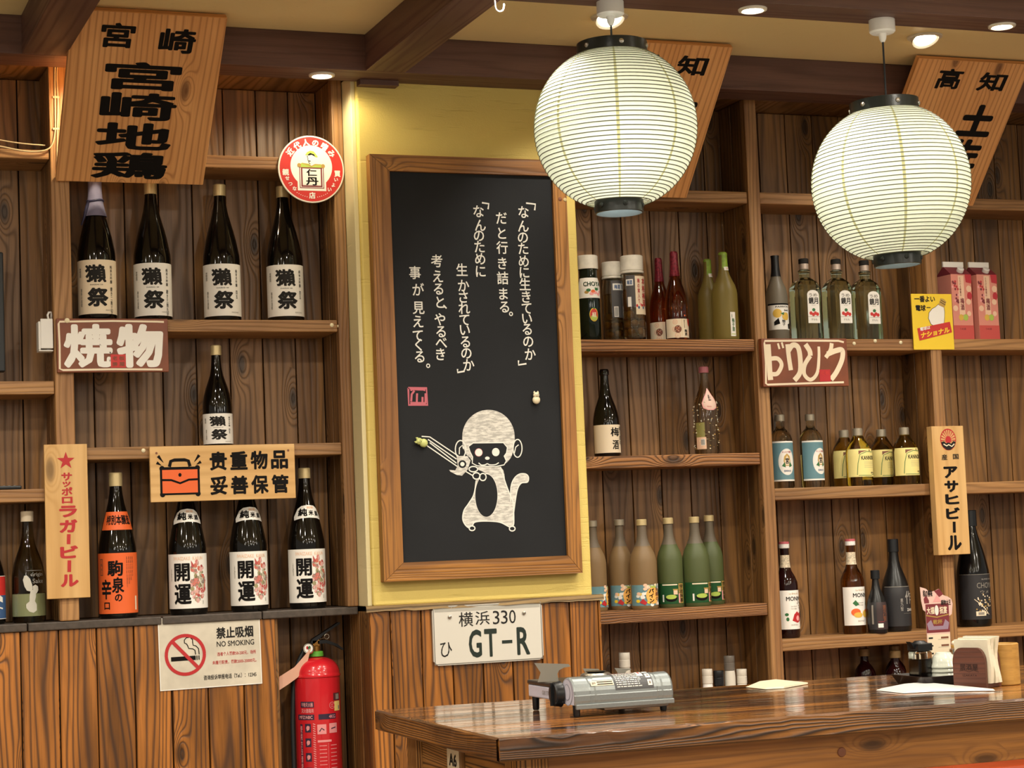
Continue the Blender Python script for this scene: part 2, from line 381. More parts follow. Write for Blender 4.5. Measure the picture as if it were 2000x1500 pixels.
class Art:
    def __init__(s, W=1., H=1.): s.W, s.H = W, H; s.it = []
    def _j(s): s.n = getattr(s, 'n', 0)+1; return (s.n*7 % 23)/23*.3
    def _add(s, pts, faces, mat, layer):
        j = s._j(); s.it.append(([(p[0]*s.W, p[1]*s.H, j+(p[2] if len(p) > 2 else 0)) for p in pts], faces, mat, layer)); return s
    def rect(s, x0, y0, x1, y1, mat, layer=1): return s._add([(x0, y0), (x1, y0), (x1, y1), (x0, y1)], [(0, 1, 2, 3)], mat, layer)
    def poly(s, pts, mat, layer=1): return s._add(pts, [tuple(range(len(pts)))], mat, layer)
    def disc(s, cx, cy, rx, ry, mat, layer=1, n=24, a0=0, a1=2*PI):
        return s._add([(cx+rx*math.cos(a0+(a1-a0)*i/n), cy+ry*math.sin(a0+(a1-a0)*i/n)) for i in range(n)], [tuple(range(n))], mat, layer)
    def ring(s, cx, cy, rx, ry, w, mat, layer=1, n=32, a0=0., a1=2*PI):
        s.stroke([(cx+rx*math.cos(a0+(a1-a0)*i/n), cy+ry*math.sin(a0+(a1-a0)*i/n)) for i in range(n+1)], w, mat, layer); return s
    def frame(s, x0, y0, x1, y1, w, mat, layer=1):
        h = w*s.W/s.H
        s.rect(x0, y0, x1, y0+h, mat, layer); s.rect(x0, y1-h, x1, y1, mat, layer); s.rect(x0, y0+h, x0+w, y1-h, mat, layer); s.rect(x1-w, y0+h, x1, y1-h, mat, layer); return s
    def stroke(s, pts, w, mat, layer=1, w1=None):
        # w as a fraction of the width
        P = [Vector((x*s.W, y*s.H)) for x, y in pts]; n = len(P); L = []
        for i, p in enumerate(P):
            t = (P[min(i+1, n-1)]-P[max(i-1, 0)]); t = t.normalized() if t.length > 1e-9 else Vector((1, 0)); nn = Vector((-t.y, t.x))
            ww = (w if w1 is None else w+(w1-w)*i/(n-1))*s.W/2; L.append((p+nn*ww, p-nn*ww))
        V = []; F = []
        j = s._j()
        for a, b in L: V += [(a.x, a.y, j), (b.x, b.y, j)]
        for i in range(n-1): F.append((2*i, 2*i+1, 2*i+3, 2*i+2))
        s.it.append((V, F, mat, layer)); return s
    def curve(s, pts, w, mat, layer=1, w1=None):
        return s.stroke(spl(pts), w, mat, layer, w1)
    def text(s, st, x0, y0, x1, y1, mat, bold=0.02, layer=2, shear=0, slant=0):
        V, F = glyph(st, bold)
        if not V: return s
        a, b = min(v[0] for v in V), max(v[0] for v in V); c, d = min(v[1] for v in V), max(v[1] for v in V)
        P = [(x0+(x1-x0)*((v[0]-a)/max(b-a, 1e-6)+shear*(v[1]-c)/max(d-c, 1e-6)), y1-(y1-y0)*(v[1]-c)/max(d-c, 1e-6), v[2]) for v in V]
        if slant: P = [(p[0], p[1]+slant*(p[0]-x0), p[2]) for p in P]
        return s._add(P, F, mat, layer)
    def cell(s, ch, x0, y0, x1, y1, mat, bold=0.02, layer=2, vert=False, shear=0, rot=0):
        V, F = glyph(ch, bold); P = []
        ca, sa = math.cos(rot), math.sin(rot); cx, cy = (x0+x1)/2, (y0+y1)/2
        for x, y, zj in V:
            gx, gy = x, y+.12
            if vert and ch in LONG: gx, gy = 1-gy+0.0, gx
            if vert and ch in 'っッゃゅょャュョ、。': gx += .1; gy += .1
            if vert and ch in '、。': gx += .5; gy += .45
            if vert and ch in '「」': gx, gy = gy, 1-gx
            X = x0+(x1-x0)*(gx+shear*(gy-.5)); Y = y1-(y1-y0)*gy
            if rot:
                dx, dy = (X-cx)*s.W, (Y-cy)*s.H; X, Y = cx+(dx*ca-dy*sa)/s.W, cy+(dx*sa+dy*ca)/s.H
            P.append((X, Y, zj))
        return s._add(P, F, mat, layer)
    def vtext(s, st, x0, y0, x1, y1, mat, bold=0.02, layer=2, shear=0):
        h = (y1-y0)/len(st)
        for i, ch in enumerate(st):
            if ch != ' ': s.cell(ch, x0, y0+i*h, x1, y0+(i+1)*h, mat, bold, layer, True, shear)
        return s
    def emit(s, mb, fn, xs=None, ys=None):
        groups = {}
        for V, F, m, l in s.it: groups.setdefault((m, l), []).append((V, F))
        for (m, l), lst in groups.items():
            bm = bmesh.new()
            for V, F in lst:
                vs = [bm.verts.new(q) for q in V]
                for f in F:
                    try: bm.faces.new([vs[i] for i in f])
                    except ValueError: pass
            bm.normal_update()
            bmesh.ops.triangulate(bm, faces=bm.faces[:], ngon_method='EAR_CLIP')
            for st, ax in ((xs, 0), (ys, 1)):
                if st and bm.verts:
                    lo = min(v.co[ax] for v in bm.verts); hi = max(v.co[ax] for v in bm.verts); k = math.ceil(lo/st)*st
                    while k < hi-1e-6:
                        co = [0, 0, 0]; no = [0, 0, 0]; co[ax] = k; no[ax] = 1
                        bmesh.ops.bisect_plane(bm, geom=bm.verts[:]+bm.edges[:]+bm.faces[:], dist=1e-7, plane_co=co, plane_no=no); k += st
            base = len(mb.v); bm.verts.index_update()
            for v in bm.verts: mb.v.append(tuple(fn(v.co.x, v.co.y, l+v.co.z)))
            for f in bm.faces:
                mb.f.append(tuple(base+v.index for v in f.verts)); mb.uv.append([(v.co.x, v.co.y) for v in f.verts]); mb.tone.append((0, 0)); mb.mat.append(m); mb.sm.append(bool(xs))
            bm.free()

EPS = .00028
def flat_fn(x0, z1, y):
    return lambda x, yy, l: (x0+x, y-EPS*l, z1-yy)
def wrap_fn(prof, ztop, W, eps=.0005):
    def rad(z):
        for (r0, z0), (r1, z1) in zip(prof, prof[1:]):
            if z0 <= z <= z1 and z1 > z0: return r0+(r1-r0)*(z-z0)/(z1-z0)
        return prof[-1][0]
    def fn(x, y, l):
        z = ztop-y; r0 = rad(z); a = (x-W/2)/max(rad(ztop-.5*fn.H), .004); r = r0+eps+EPS*.8*l
        return (r*math.sin(a), -r*math.cos(a), z)
    fn.H = 0.; return fn

# a sign board hung on a vertical (or tilted) plane: local x right, z up, front face at y = -t
def sign(name, label, cat, X0, X1, Z0, Z1, Y, t, mat, art=None, tilt=0, bevel=.0015, board='board', letter='lettering', grain='z', group=None, outline=None):
    o = thing(name, label, cat, ((X0+X1)/2, Y, Z0), (tilt, 0, 0), group); W, H = X1-X0, Z1-Z0
    mb = MB()
    if outline: mb.prism(outline, -t, 0, mat)
    else: mb.box(-W/2, W/2, -t, 0, 0, H, mat, grain)
    mb.build(board, o, bevel=bevel)
    if art:
        m2 = MB(); art.emit(m2, flat_fn(-W/2, H, -t)); m2.build(letter, o)
    return o

# ------------------------------------------------------------------ bottles
def prof_sake(H, r):      # 1.8 l
    return [(0, 0), (r*.93, 0), (r, .008), (r, .45*H), (r*.985, .48*H), (r*.93, .52*H), (r*.83, .59*H), (r*.7, .66*H), (r*.55, .73*H), (r*.43, .79*H), (r*.35, .85*H), (r*.31, .90*H), (r*.30, .975*H), (r*.30, .98*H)]
def prof_720(H, r):
    return [(0, 0), (r*.93, 0), (r, .006), (r, .38*H), (r*.98, .43*H), (r*.9, .5*H), (r*.77, .57*H), (r*.6, .64*H), (r*.46, .70*H), (r*.37, .77*H), (r*.33, .84*H), (r*.31, .90*H), (r*.31, .98*H)]
def prof_wine(H, r):      # tall slim shouldered
    return [(0, 0), (r*.93, 0), (r, .006), (r, .52*H), (r*.97, .56*H), (r*.86, .62*H), (r*.66, .68*H), (r*.48, .74*H), (r*.38, .80*H), (r*.34, .86*H), (r*.33, .98*H)]
def prof_syrup(H, r):
    return [(0, 0), (r*.93, 0), (r, .006), (r, .54*H), (r*.97, .58*H), (r*.8, .635*H), (r*.55, .69*H), (r*.42, .74*H), (r*.38, .80*H), (r*.37, .98*H)]
def prof_round(H, r):     # square-shouldered spirit bottle
    return [(0, 0), (r*.93, 0), (r, .006), (r, .62*H), (r*.98, .67*H), (r*.88, .72*H), (r*.66, .77*H), (r*.42, .81*H), (r*.36, .85*H), (r*.34, .98*H)]
def prof_jug(H, r):       # round-shouldered jug, cone neck
    return [(0, 0), (r*.95, 0), (r, .006), (r, .50*H), (r*.99, .58*H), (r*.9, .66*H), (r*.72, .74*H), (r*.5, .82*H), (r*.36, .88*H), (r*.33, .98*H)]
def capprof(r, z0, z1, lip=.0008): return [(r, z0), (r+lip, z0+.0005), (r+lip, z1-.002), (r-.001, z1), (0, z1)]

def bottle(name, label, cat, loc, prof, gmat, H, cap=None, labels=(), rz=0, seg=40, group=None, extra=()):
    o = thing(name, label, cat, loc, (0, 0, rz), group)
    mb = MB(); top = prof[-1][0]; mb.lathe(prof+[(0, prof[-1][1])], gmat, seg); mb.build('bottle_body', o)
    if cap:
        cm, z0, r = cap; m = MB(); m.lathe(capprof(r, z0*H, H), cm, 28); m.build('cap', o)
    for nm, art, ztop, bg in labels:
        fn = wrap_fn(prof, ztop, art.W); fn.H = art.H
        a = Art(art.W, art.H)
        if bg: a.rect(0, 0, 1, 1, bg, 0)
        a.it += art.it; m = MB(); r = fn(art.W/2, art.H/2, 0); rr = math.hypot(r[0], r[1])
        a.emit(m, fn, max(.14*rr, .003), .006 if nm != 'label' else .012); m.build(nm, o)
    for nm, m in extra: m.build(nm, o)
    return o
def neckwrap(prof, z0, z1, mat, e=.0008, seg=28):
    fn = wrap_fn(prof, 0, 1); zs = [z0+(z1-z0)*i/5 for i in range(6)]; m = MB()
    def rad(z):
        for (r0, a), (r1, b) in zip(prof, prof[1:]):
            if a <= z <= b and b > a: return r0+(r1-r0)*(z-a)/(b-a)
        return prof[-1][0]
    m.lathe([(rad(z)+e, z) for z in zs], mat, seg); return m
# ------------------------------------------------------------------ the setting
def planks(mb, x0, x1, z0, z1, y, pitch, mat, t=.014, gap=.0035, phase=0.):
    x = x0-phase
    while x < x1-1e-4:
        a, b = max(x, x0), min(x+pitch-gap, x1)
        if b-a > .004: mb.box(a, b, y, y+t, z0, z1, mat, 'z')
        x += pitch
GROOVE = plain('dark_groove', '1c110a', .8)

# floor, ceiling
mb = MB(); mb.box(-4, 7, -4, 6.2, -.05, 0, M_FLOOR); struct(mb.build('floor'))
mb = MB(); mb.box(-4, 7, -4, 6.2, CEIL_Z, CEIL_Z+.03, M_CEIL); struct(mb.build('ceiling'))
# beams
def beam(n, x0, x1, y0, y1, z0, z1, grain):
    mb = MB(); mb.box(x0, x1, y0, y1, z0, z1, W_BEAM, grain); struct(mb.build('trim_%d' % n, bevel=.002))
beam(1, -2.5, 6.5, 5.24, YC, BEAM_Z, CEIL_Z, 'x')                # along the wall
beam(2, .688, .802, 2.0, 5.24, BEAM_Z+.0005, CEIL_Z, 'y')
beam(3, 1.627, 1.742, 2.0, 5.24, BEAM_Z+.0005, CEIL_Z, 'y')
beam(4, 1.742, 6.5, 4.352, 4.481, BEAM_Z+.001, CEIL_Z, 'x')          # over the table
beam(5, .802, 1.627, 4.352, 4.481, BEAM_Z+.001, CEIL_Z, 'x')
mb = MB(); mb.box(1.637, 1.752, 5.33, YC-.001, BEAM_Z-.016, BEAM_Z-.0005, W_BEAM, 'x'); struct(mb.build('trim_6', bevel=.001))
# soffit behind the wall beam
mb = MB(); mb.box(-2.5, 6.5, YC, YB+.03, BEAM_Z+.03, BEAM_Z+.05, W_BACK, 'y'); struct(mb.build('trim_7'))

# yellow pier and its boarded plinth
LZ = EYE-.163        # top of the ledge
PX0, PX1 = 1.622, 2.30
mb = MB(); mb.box(PX0+.013, PX1, YC, 5.75, LZ, CEIL_Z, M_PLASTER)
struct(mb.build('wall_back', bevel=.006))
mb = MB(); mb.box(PX0, PX0+.013, YC+.012, YL+.01, LZ+.001, BEAM_Z+.02, M_TRIMPAPER); struct(mb.build('trim_8', bevel=.002))
mb = MB()
mb.box(PX0+.014, PX1+.015, YC+.012, 5.74, .0, LZ-.012, GROOVE)
planks(mb, PX0, PX1+.022, .0, LZ-.014, YC-.004, .0905, W_PANEL, phase=.03)
M90 = Matrix.Rotation(PI/2, 4, 'Z')
def side_planks(mb, X, y0, y1, z0, z1, pitch, mat, t=.012, flip=1):
    y = y0
    while y < y1-.004:
        b = min(y+pitch-.003, y1); mb.box(min(X, X+t*flip), max(X, X+t*flip), y, b, z0, z1, mat, 'z'); y += pitch
side_planks(mb, PX0, YC-.004+.015, 5.63, .0, LZ-.014, .09, W_BACK, .013)
side_planks(mb, PX1+.022, YC-.004+.015, 5.63, .0, LZ-.014, .09, W_BACK, .012, -1)
struct(mb.build('wall_right', bevel=.0018, seg=1))
# uneven ledge moulding on top of the plinth
mb = MB(); n = 26; xs = [PX0-.012+(PX1+.03-PX0+.012)*i/n for i in range(n+1)]; rr = random.Random(4)
W_MOULD = wood('pale_ledge_moulding', 'a88a55', '8a6a3a', '3a2a16', ring=6, grad=80, rough=.5, knots=0)
yy = [YC-.012-rr.random()*.004 for _ in xs]; zz = [LZ-.012-rr.random()*.004 for _ in xs]
for i in range(n):
    a, b = xs[i], xs[i+1]; T = random.random()
    mb.face([(a, yy[i], zz[i]), (b, yy[i+1], zz[i+1]), (b, yy[i+1]+.003, LZ+.001), (a, yy[i]+.003, LZ+.001)], [(a, 0), (b, 0), (b, .014), (a, .014)], W_MOULD)
    mb.face([(a, yy[i]+.003, LZ+.001), (b, yy[i+1]+.003, LZ+.001), (b, YC+.002, LZ+.003), (a, YC+.002, LZ+.003)], [(a, .01), (b, .01), (b, .03), (a, .03)], W_MOULD)
    mb.face([(a, yy[i], zz[i]), (a, YC+.002, zz[i]), (b, YC+.002, zz[i+1]), (b, yy[i+1], zz[i+1])], [(a, .01), (a, .03), (b, .03), (b, .01)], W_MOULD)
struct(mb.build('trim_9'))

# half wall on the left with its recess for the extinguisher
RX0 = 1.378
mb = MB(); mb.box(-.6, RX0-.001, YL+.018, YB-.004, 0, LZ-.024, GROOVE)
planks(mb, -.6, RX0, 0, LZ-.022, YL+.004, .1005, W_PANEL, phase=.022)
side_planks(mb, RX0-.0005, YL+.019, 5.63, 0, LZ-.022, .08, W_BACK, .012, 1)
struct(mb.build('wall_left', bevel=.0018, seg=1))
mb = MB(); planks(mb, RX0+.013, PX0-.001, 0, LZ-.022, 5.634, .094, W_BACK, phase=.02)
struct(mb.build('wall_middle', bevel=.0018, seg=1))
mb = MB()
for a, b in ((-.6, .30), (.303, .70), (.703, 1.06), (1.063, 1.34), (1.343, PX0-.003)):
    mb.box(a, b, YL-.004+random.random()*.003, YB-.004, LZ-.022, LZ, M_LEDGE)
struct(mb.build('trim_10', bevel=.003))
# wall behind everything
mb = MB(); mb.box(-2.5, 6.5, 5.76, 5.8, 0, CEIL_Z, M_PLASTER); struct(mb.build('wall_rear'))

# ------------------------------------------------------------------ built-in shelving
def shelf(mb, x0, x1, z, t, mat, y0=YL, y1=YB-.002): mb.box(x0, x1, y0, y1, z-t, z, mat, 'x')
def unit(name, label, loc): return thing(name, label, 'shelving', loc)
ZT = BEAM_Z+.028
lo = (0, 0, 0)
U1 = unit('built_in_shelving', 'built-in brown timber shelving left of the yellow pier holding sake bottles', (1.2, YL, LZ))
def sub(mbx, nm, U, bevel=.003):
    o = mbx.build(nm, U, bevel=bevel); o.location = -U.location; return o
mb = MB(); mb.box(-.6, 1.62, YB+.014, YB+.03, LZ+.001, ZT, GROOVE); planks(mb, -.6, 1.592, LZ+.001, ZT, YB, .098, W_BACK, phase=.045); sub(mb, 'back_panel', U1, .0016)
mb = MB(); mb.box(.787, .838, YL-.006, YL+.024, LZ+.001, ZT, W_SHELF, 'z'); sub(mb, 'post', U1)
mb = MB(); mb.box(1.588, 1.6205, YL-.006, YL+.024, LZ+.001, ZT, W_SHELF, 'z'); sub(mb, 'post', U1)
mb = MB(); side_planks(mb, .787, YL+.026, YB-.001, LZ+.001, ZT, .075, W_BACK, .03); sub(mb, 'side_panel', U1, .0016)
mb = MB(); side_planks(mb, 1.592, YL+.026, YB-.001, LZ+.001, ZT, .075, W_BACK, .028); sub(mb, 'side_panel', U1, .0016)
Z1, Z2, Z3 = EYE+.303, EYE+.654, EYE+1.121
for z, t in ((Z1, .034), (Z2, .034), (Z3, .036)):
    mb = MB(); shelf(mb, .839, 1.587, z, t, W_SHELF); sub(mb, 'shelf', U1)
for z, t in ((EYE+.195, .035), (EYE+.486, .036), (EYE+1.120, .026)):
    mb = MB(); shelf(mb, -.6, .786, z, t, W_SHELF); sub(mb, 'shelf', U1)

U2 = unit('built_in_shelving', 'built-in brown timber shelving right of the yellow pier behind the lanterns', (3.2, YL, 0))
BX = 2.325
mb = MB(); mb.box(PX1+.003, 6.3, YB+.014, YB+.03, .001, ZT, GROOVE); planks(mb, PX1+.003, 6.2, .001, ZT, YB, .1, W_BACK, phase=.03); sub(mb, 'back_panel', U2, .0016)
for x in (2.926, 3.556, 4.19, 4.83, 5.46):
    mb = MB(); mb.box(x, x+.041, YL-.006, YL+.024, .001, ZT, W_SHELF, 'z'); sub(mb, 'post', U2)
    mb = MB(); side_planks(mb, x+.004, YL+.026, YB-.001, .001, ZT, .075, W_BACK, .033); sub(mb, 'side_panel', U2, .0016)
A1, A2, A3, A0 = EYE+.598, EYE+.246, EYE-.216, EYE+1.06
for z, m in ((A0, W_SHELF), (A1, W_ROUGH), (A2, W_ROUGH), (A3, W_ROUGH)):
    mb = MB(); shelf(mb, PX1+.003 if z > LZ else PX1+.025, 2.925, z, .037, m); sub(mb, 'shelf', U2)
B2, B3 = EYE+.134, EYE-.33
for i in range(4):
    x0 = (2.968, 3.598, 4.232, 4.872)[i]; x1 = (3.555, 4.189, 4.829, 5.459)[i]
    for z in (A0, A1, B2, B3):
        mb = MB(); shelf(mb, x0, x1, z, .037, W_SHELF); sub(mb, 'shelf', U2)
BASE = EYE-.62
for x0, x1 in ((2.325, 2.925), (2.968, 3.555), (3.598, 4.189)):
    mb = MB(); shelf(mb, x0, x1, BASE, .037, W_SHELF); sub(mb, 'shelf', U2)
# ------------------------------------------------------------------ downlights
EMI = plain('lit_lamp_lens', 'fff2d8', .5, emis=14)
TRIM = plain('lamp_trim_white', 'd8d0c0', .3)
def downlight(loc, r, label, tilt=None):
    o = thing('recessed_downlight', label, 'ceiling light', loc, (0, 0, 0), 'recessed downlights')
    m = MB(); m.lathe([(r*.72, -.001), (r*.78, -.006), (r*.98, -.004), (r, .0), (r*.98, .0005), (r*.72, .0005)], TRIM, 32); m.build('trim_ring', o)
    m = MB()
    if tilt: m.lathe([(0, -.012), (r*.5, -.010), (r*.62, -.004), (r*.66, .002)], EMI, 24, Matrix.Rotation(tilt, 4, 'X')); 
    else: m.lathe([(0, -.002), (r*.7, -.0015), (r*.72, .0005)], EMI, 24)
    m.build('lens', o)
    if tilt:
        m = MB(); m.lathe([(r*.66, -.008), (r*.78, -.012), (r*.80, 0.002), (r*.66, .004)], TRIM, 28, Matrix.Rotation(tilt, 4, 'X')); m.build('tilting_collar', o)
    return o
downlight((1.518, 5.305, BEAM_Z-.0006), .037, 'small lit downlight in the wall beam above the round red and white sign')
downlight((.90, 5.305, BEAM_Z-.0006), .037, 'small downlight in the wall beam hidden behind the big hanging board on the left')
downlight((1.717, 4.412, BEAM_Z+.0003), .037, 'lit downlight in the front beam by the bent hook, just above the picture edge')
downlight((2.402, 4.412, BEAM_Z+.0003), .037, 'lit downlight in the front beam between the two paper lanterns')
downlight((3.152, 4.412, BEAM_Z+.0003), .037, 'lit downlight in the front beam right of both lanterns, in the top right corner')
downlight((2.23, 4.914, CEIL_Z-.0006), .052, 'tilted ceiling downlight behind the cord of the left lantern', -.45)
downlight((3.241, 4.916, CEIL_Z-.0006), .052, 'tilted ceiling downlight on the tan ceiling right of the right lantern cord', -.45)

# bent hook under the crossing beam
o = thing('ceiling_hook', 'small white bent hook on a red base under the ceiling beam near the left lantern', 'hook', (1.70, 4.41, BEAM_Z))
m = MB(); m.lathe([(0, -.012), (.014, -.010), (.018, -.003), (.018, .0005), (0, .0005)], plain('red_hook_base', '8e2a32', .4), 20); m.build('base', o)
m = MB(); m.tube([(0, 0, -.010), (0, 0, -.022), (.001, 0, -.034)]+[(.012-.011*math.cos(a), 0, -.036-.012*math.sin(a)) for a in [PI*i/8 for i in range(9)]]+[(.024, 0, -.028)], .0018, WHITEPL, 8); m.build('hook_wire', o)

# ------------------------------------------------------------------ paper lanterns
def lantern_paper():
    m = bpy.data.materials.new('ribbed_lantern_paper'); m.use_nodes = True; nt = m.node_tree; nt.nodes.clear()
    uv = nd(nt, 'SeparateXYZ', {0: nd(nt, 'UVMap', uv_map='UVMap').outputs[0]})
    a = mth(nt, 'FRACT', mth(nt, 'MULTIPLY', uv.outputs[0], 8.)); a = mth(nt, 'ABSOLUTE', mth(nt, 'SUBTRACT', a, .5))
    seam = smooth(nt, a, .030, .018)
    tc = nd(nt, 'TexCoord'); n = nd(nt, 'TexNoise', {'Vector': tc.outputs['Object'], 'Scale': 90., 'Detail': 3.}).outputs[0]
    base = mixc(nt, smooth(nt, n, .3, .7), lin('eef0dd'), lin('f8f9ea'))
    c = mixc(nt, mth(nt, 'MULTIPLY', seam, .8), base, lin('a39c58'))
    tr = mixc(nt, mth(nt, 'MULTIPLY', seam, .75), lin('eef4e2'), lin('b5ad60'))
    d = nd(nt, 'BsdfDiffuse', {0: c}); t = nd(nt, 'BsdfTranslucent', {0: tr})
    mx = nd(nt, 'MixShader', {0: .55, 1: d.outputs[0], 2: t.outputs[0]})
    out = nd(nt, 'OutputMaterial'); nt.links.new(mx.outputs[0], out.inputs[0]); return m
M_PAPER = lantern_paper()
M_RIB = plain('lantern_wire_rib', '5c5d46', .6)
M_RINGBLK = plain('black_lantern_ring', '1b201e', .3, bump=.15, bscale=120)
M_RINGIN = plain('pale_ring_lining', '8fa0ac', .4)
BULB = plain('lit_bulb', 'fffaf0', .5, emis=8)
def lantern(loc, Rr, drop, label, boff, tilt):
    # loc: point on the beam the canopy is fixed to; drop: centre of the globe below it
    o = thing('paper_lantern', label, 'lantern', loc, (0, 0, 0), 'white paper lanterns over the table')
    m = MB(); m.lathe([(0, -.036), (.030, -.034), (.034, -.030), (.034, .001), (0, .001)], WHITEPL, 32); m.build('ceiling_canopy', o)
    m = MB(); m.lathe([(.011, -.034), (.009, -.050), (.005, -.058), (0, -.058)], WHITEPL, 16); m.build('cord_grip', o)
    c = -drop; top = c+Rr*.94; bot = c-Rr*.95
    m = MB(); m.tube([(0, 0, -.055), (.0, 0, top+.02), (0, 0, c+.09)], .0026, BLACKPL, 8); m.build('cord', o)
    T = Matrix.Translation((0, 0, c)) @ Matrix.Rotation(tilt, 4, 'Y')
    N = 42; prof = []; th0, th1 = math.asin(-.925), math.asin(.925); wires = []
    for i in range(N+1):
        a = th0+(th1-th0)*i/N; wires.append((Rr*math.cos(a)**.94, Rr*math.sin(a)*1.0))
    for i in range(N):
        (r0, z0), (r1, z1) = wires[i], wires[i+1]
        for k in range(4):
            f = k/4; s = math.sin(PI*f)*-.0018
            prof.append((r0+(r1-r0)*f+s*abs(math.cos(th0+(th1-th0)*i/N)), z0+(z1-z0)*f))
    prof.append(wires[-1])
    m = MB(); m.lathe(prof, M_PAPER, 96, T, sharp=170); sh = m.build('paper_shade', o)
    m = MB()
    for (r, z) in wires: m.tube([(r*math.cos(2*PI*k/64), r*math.sin(2*PI*k/64), z) for k in range(64)], 0.0013, M_RIB, 5, T, closed=True)
    rb = m.build('wire_ribs', o); rb['kind'] = 'stuff'
    for nm, z0, z1, rr in (('top_ring', Rr*.90, Rr*1.055, Rr*.435), ('bottom_ring', -Rr*1.06, -Rr*.90, Rr*.30)):
        m = MB(); m.lathe([(rr-.004, z0), (rr, z0+.001), (rr, z1-.001), (rr-.004, z1)], M_RINGBLK, 48, T); m.lathe([(rr-.004, z1), (rr-.005, z1-.002), (rr-.005, z0+.002), (rr-.004, z0)], M_RINGIN, 48, T); rg = m.build(nm, o)
        for k in range(6):
            a = 2*PI*(k+.35)/6; m = MB(); zc = (z0+z1)/2
            m.lathe([(.0065, 0), (.006, .002), (.003, .0035), (0, .004)], STEEL if nm == 'top_ring' else M_RINGBLK, 12, T @ Matrix.Translation((rr*math.cos(a), rr*math.sin(a), zc)) @ Matrix.Rotation(a, 4, 'Z') @ Matrix.Rotation(PI/2, 4, 'Y')); m.build('rivet', rg)
    bz = c+boff[2]
    m = MB(); m.ball((boff[0], boff[1], bz), .03, BULB, 16, (1, 1, 1.25)); m.build('bulb', o)
    m = MB(); m.lathe([(.014, bz+.035), (.016, bz+.09), (0, bz+.095)], WHITEPL, 16, Matrix.Translation((boff[0], boff[1], 0))); m.build('lamp_holder', o)
    lp = lamp('POINT', 'lantern_light', (loc[0]+boff[0], loc[1]+boff[1], loc[2]+bz-.0), 1.4, (1, 1, .95), size=.05)
    return o
lantern((2.016, 4.435, BEAM_Z), .2015, .316, 'left white round paper lantern with black rings hanging in front of the blackboard', (-.03, -.07, -.055), 0)
lantern((2.796, 4.437, BEAM_Z), .2055, .432, 'right white round paper lantern hanging lower, in front of the right shelves', (-.085, -.035, .02), R(-2))

# ------------------------------------------------------------------ big tilted boards hung from ceiling to shelves
TILT = math.atan2(.35, .38)
def big_board(label, XL, XR, art, head):
    o = sign('hanging_menu_board', label, 'sign board', XL, XR, EYE+1.045, EYE+1.045+.52, 5.462, .022, W_BOARD, art, TILT, .002, group='tilted cedar boards under the ceiling')
    
    for it in head.it:
        k = Art(head.W, head.H); k.it = [it]; m2 = MB(); k.emit(m2, flat_fn(-(XR-XL)/2, .52, -.022)); m2.build('heading_character', o)
    return o
h = Art(.405, .52); a = Art(.405, .52)
h.text('宮', .19, .06, .41, .20, INK, .03, shear=.03); h.text('崎', .57, .075, .81, .215, INK, .03, shear=.03)
for i, ch in enumerate('宮崎地鶏'): a.text(ch, .245-.007*i, .275+.178*i, .75-.005*i, .438+.178*i, INK, .032)
big_board('big tilted cedar board with heavy black brush lettering, leftmost under the ceiling', .799, 1.204, a, h)
def kochi():
    h = Art(.405, .52); a = Art(.405, .52)
    h.text('高', .215, .055, .43, .19, INK, .03, shear=.03); h.text('知', .59, .065, .83, .19, INK, .03, shear=.03)
    for i, ch in enumerate('土佐鶏'): a.text(ch, .56-.015*i, .283+.24*i, .87-.015*i, .505+.23*i, INK, .05)
    return a, h
big_board('tilted cedar lettered board mostly hidden behind the left paper lantern', 2.30, 2.703, *kochi())
big_board('tilted cedar lettered board partly hidden behind the right paper lantern', 3.334, 3.737, *kochi())

# ------------------------------------------------------------------ signs on the shelving
YS = YL-.007
p = lambda px, py, Y=YS: onY(px, py, Y)
def span(q, Y=YS):
    a, b = onY(q[0], q[1], Y), onY(q[2], q[3], Y); return a.x, b.x, b.z, a.z
def tack(q, label, Y, parent=None, mat=TACK, r=.006):
    P = onY(q[0], q[1], Y); o = tag(None_mesh(r, mat, P), label, 'thumb tack', 'pale thumb tacks on the shelves'); return o
def None_mesh(r, mat, P):
    m = MB(); m.lathe([(r, 0), (r*.95, .002), (r*.6, .004), (0, .005)], mat, 14, Matrix.Rotation(PI/2, 4, 'X')); return m.build('thumb_tack', None, P)

# round enamel sign
DISC = plain('white_enamel', 'ece4d6', .25)
a = Art(.195, .195)
a.disc(.5, .5, .478, .478, RED, 1, 64)
a.disc(.5, .46, .315, .315, WHITE, 2, 48); a.rect(.285, .46, .715, .82, WHITE, 2)
a.frame(.315, .47, .685, .785, .012, MAROON, 3); a.frame(.34, .47, .66, .765, .022, MAROON, 3); a.rect(.365, .50, .635, .735, WHITE, 4)
a.text('仁', .42, .50, .58, .605, INK, .03, 5); a.text('丹', .41, .62, .60, .74, INK, .03, 5)
for i, ch in enumerate('近代人の嗜み'):
    t = R(-52+104*i/5); cx, cy = .5+.40*math.sin(t), .5-.40*math.cos(t); a.cell(ch, cx-.055, cy-.055, cx+.055, cy+.055, WHITE, .04, 3, rot=t)
for chs, t0, t1, sg in (('親せつな', 262, 222, 0), ('買いよい', 98, 138, 0)):
    for i, ch in enumerate(chs):
        t = R(t0+(t1-t0)*i/3); cx, cy = .5+.395*math.sin(t), .5-.395*math.cos(t); s_ = .05 if i == 0 else .034; a.cell(ch, cx-s_, cy-s_, cx+s_, cy+s_, WHITE, .03, 3)
a.cell('店', .45, .84, .55, .94, WHITE, .03, 3)
for k in range(16):
    t = R(213-66*k/15)
    if abs(t-PI) > .14: a.disc(.5+.42*math.sin(t), .5-.42*math.cos(t), .006, .006, WHITE, 3, 8)
